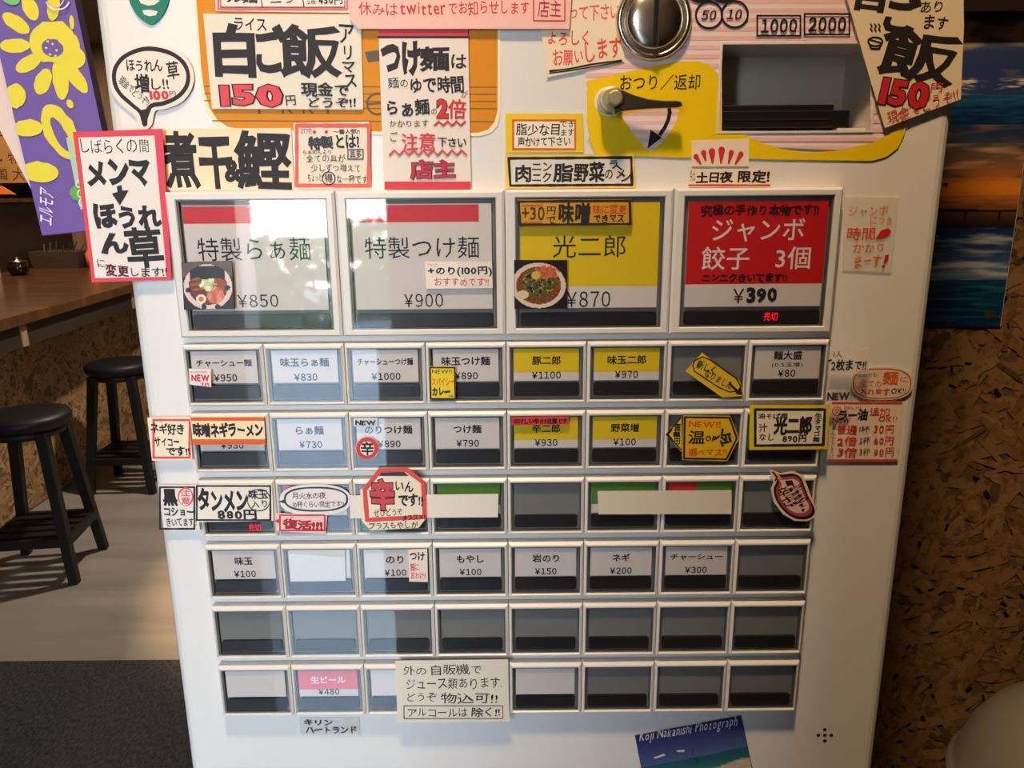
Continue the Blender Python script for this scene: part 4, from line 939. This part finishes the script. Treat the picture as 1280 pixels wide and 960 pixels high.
lp(MB().box(x0,x1,PYW,PYW+.0006,zb,zt),'backing',M['paperback'],ps)
for nm,za,zc,fn_ in (('picture',zt,z1,p1),('picture',z1,z2,p2),('picture',z2,zb,p3)):
    mb=MB(); nu,nv=90,90; m_=.0006
    for j in range(nv+1):
        for i in range(nu+1): mb.v.append((x0+m_+(x1-x0-2*m_)*i/nu,PYW-.0001,za+(zc-za)*j/nv))
    for j in range(nv):
        for i in range(nu): a=j*(nu+1)+i; mb.f.append((a,a+nu+1,a+nu+2,a+1)); mb.c.append(tuple(max(0,min(255,q*1.3)) for q in fn_((i+.5)/nu,(j+.5)/nv)))
    lp(mb,nm,M['pic'],ps)
cx_,cz_=pw(1237,393); lp(MB().lathe((cx_,PYW-.0002,cz_),[(.0055,-.0),(.0055,.0002)],'y',24),'round_seal',M['basket'],ps)

# ================================================================== TISSUE PACK hanging at the left side
TY=.03
tp_=[PY(-60,-40,TY),PY(85,-60,TY),PY(131,175,TY),PY(142,287,TY),PY(52,295,TY)]
tl=[(-46,-120),(70,-120),(94,0),(128,159),(157,288),(52,295),(0,75)]
fr=[PY(a,b,TY) for a,b in tl]
tr=empty('tissue_pack',(-.33,TY,1.5),'purple tissue box pack printed with a yellow sunflower, hanging left of the machine','tissue pack')
# slanting box: built from its own frame, rotated slightly about Y
A_=Vector(PY(52,295,TY)); Bq=Vector(PY(0,75,TY)); upv=(Bq-A_).normalized(); rtv=Vector((upv.y,-upv.x)); Wd=.058; Wd=(Vector(PY(110,80,TY))-A_).dot(rtv); Ht=.235; Dp=.008
def q3(a,b,y): p=A_+rtv*a+upv*b; return (p.x,y,p.y)
XR_=XL-.002
def q3c(a,b,y):
    x_,y_,z_=q3(a,b,y); return x_,y_,z_
mb=MB(); V=[q3(0,0,TY),q3(Wd,0,TY),q3(Wd,Ht,TY),q3(0,Ht,TY),q3(0,0,TY+Dp),q3(Wd,0,TY+Dp),q3(Wd,Ht,TY+Dp),q3(0,Ht,TY+Dp)]
mb.add(V,[(0,1,2,3),(5,4,7,6),(0,4,5,1),(2,6,7,3),(0,3,7,4)],(112,88,160)); mb.add(V,[(1,5,6,2)],(70,56,84))  # right side face: shade put into a darker purple
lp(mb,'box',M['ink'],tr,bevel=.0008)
# keep printed shapes inside the face
S=Sheet(TY-.0002); YF=(228,212,62)
inv=lambda x,z:((Vector((x,z))-A_).dot(rtv),(Vector((x,z))-A_).dot(upv))
_po=S.poly
def clipface(pts):
    P=[inv(*PY(*p,S.y)) for p in pts]
    for f_ in (lambda p:p[0]-.0006,lambda p:Wd-.0006-p[0],lambda p:p[1]-.0006,lambda p:Ht-.0006-p[1]):
        o_=[]
        for i in range(len(P)):
            a,b=P[i],P[(i+1)%len(P)]; fa,fb=f_(a),f_(b)
            if fa>=0: o_.append(a)
            if fa*fb<0: t=fa/(fa-fb); o_.append((a[0]+(b[0]-a[0])*t,a[1]+(b[1]-a[1])*t))
        P=o_
        if not P: return None
    return P
def tpoly(pts,col):
    P=clipface(pts)
    if not P or len(P)<3: return
    yy=S._y(); w_=[A_+rtv*a+upv*b for a,b in P]
    tri=tessellate_polygon([[Vector((q.x,q.y,0)) for q in w_]]); fs=[]
    for t in tri:
        a,b,c=[w_[i] for i in t]; cr=(b.x-a.x)*(c.y-a.y)-(b.y-a.y)*(c.x-a.x); fs.append(tuple(t) if cr>0 else tuple(reversed(t)))
    S.mb.add([(q.x,yy,q.y) for q in w_],fs,col)
rj=random.Random(3)
def petal(cx,cy,l,w_,ang,col=YF,n=22):
    c,s=math.cos(math.radians(ang)),math.sin(math.radians(ang)); pts=[]
    for i in range(n):
        t=2*math.pi*i/n; a=l*math.cos(t); b=w_*math.sin(t)*(1+.08*rj.uniform(-1,1)); pts.append((cx+a*c-b*s,cy+a*s+b*c))
    tpoly(pts,col)
for a in ((20,29,20,9,35),(19,57,19,9,0),(36,79,18,9,-30),(54,102,17,10,-70),(76,98,27,10,85),(93,94,27,9,55),(94,72,14,13,60),(82,60,18,20,20),(38,10,17,9,65),(67,8,18,8,95),(90,28,9,3,85),(45,-25,18,9,70),(88,-20,14,8,110)): petal(*a)
petal(66,52,29,27,0); petal(66,60,14,11,20,(112,88,160))
for a,b in ((58,60),(66,55),(71,63),(63,68),(70,70),(60,52)): petal(a,b,1.8,1.4,20,YF,8)
petal(20,120,13,15,0); petal(36,160,18,11,0); petal(76,165,38,19,62); petal(76,168,24,7,62,(112,88,160)); petal(50,215,24,13,4); petal(88,130,6,4,60)
tpoly([(83,172),(90,172),(108,260),(101,262)],(176,206,180)); petal(101,240,11,13,70,(98,172,84)); petal(14,-2,12,8,20,(120,190,110))
S.text('エルモア',37,249,80,267,(232,226,240),.01,.0,rot=-80,shear=.2)
S.text('000',94,232,112,250,(232,232,226),.0,.0,rot=75) if False else None
for b in (230,242,253): S.ring(99+(b-230)*.16,b,3.2,4.2,1.6,(222,232,216))
S.done(tr,'sunflower_print')
# plastic carrying handle and the hook it hangs from
mb=MB()
h0=Vector(q3(Wd*.45,Ht,TY+Dp*.5)); prev=None
for side in (-1,1):
    pr=None
    for i in range(9):
        t=i/8*math.pi/2; p=h0+Vector((side*.03*math.cos(t),0,.05*math.sin(t)))
        if pr is not None: mb.beam(pr,p,(.012,.001),(.012,.001),(0,1,0))
        pr=p
lp(mb,'carry_handle',M['jar'],tr)
hk=Vector(q3(Wd*.45,Ht,TY+Dp*.5))+Vector((0,0,.05))
o=MB().beam((XL,hk.y,hk.z+.004),(hk.x-.008,hk.y,hk.z+.004),(.006,.006),(.006,.006)).box(XL-.003,XL,hk.y-.015,hk.y+.015,hk.z-.02,hk.z+.03).beam((hk.x-.006,hk.y,hk.z),(hk.x-.006,hk.y,hk.z+.02),(.006,.006),(.006,.006)).build('side_hook',M['steel'],mc,tuple(mc.location))
# loose plastic wrap swirl printed/lying on the pack
S2=Sheet(TY-.0016); S2.ring(72,-2,15,14,1.6,(226,220,232),a0=10,a1=150,rot=10); S2.ring(68,-4,12,13,1.2,(210,200,226),a0=0,a1=140); S2.done(tr,'wrap_string')
# cream paper behind the tissue pack
o=notice('paper_sheet','plain pinkish cream paper sheet hanging behind the purple tissue pack','paper',[(-70,20),(20,60),(60,262),(44,246),(0,163),(-60,60)],TY+Dp+.004,(228,204,192),th=.0006)
# outside: a clipped hedge across the street, seen in the window reflections
hd=MB(); rg=random.Random(8)
for i in range(900):
    c=Vector((rg.uniform(-4.5,-1.1),-8.6+rg.uniform(-.3,.3),rg.uniform(0,1.1))); a=Vector((rg.uniform(-1,1),rg.uniform(-1,1),rg.uniform(-1,1))).normalized()*.13; b=a.cross(Vector((rg.uniform(-1,1),rg.uniform(-1,1),1))).normalized()*.09
    hd.add([c-a,c+b,c+a,c-b],[(0,1,2,3)])
o=hd.build('hedge',M['leaf'],None,(0,0,0)); o['kind']='stuff'; tag(o,'clipped green hedge across the street, reflected in the button windows','hedge')
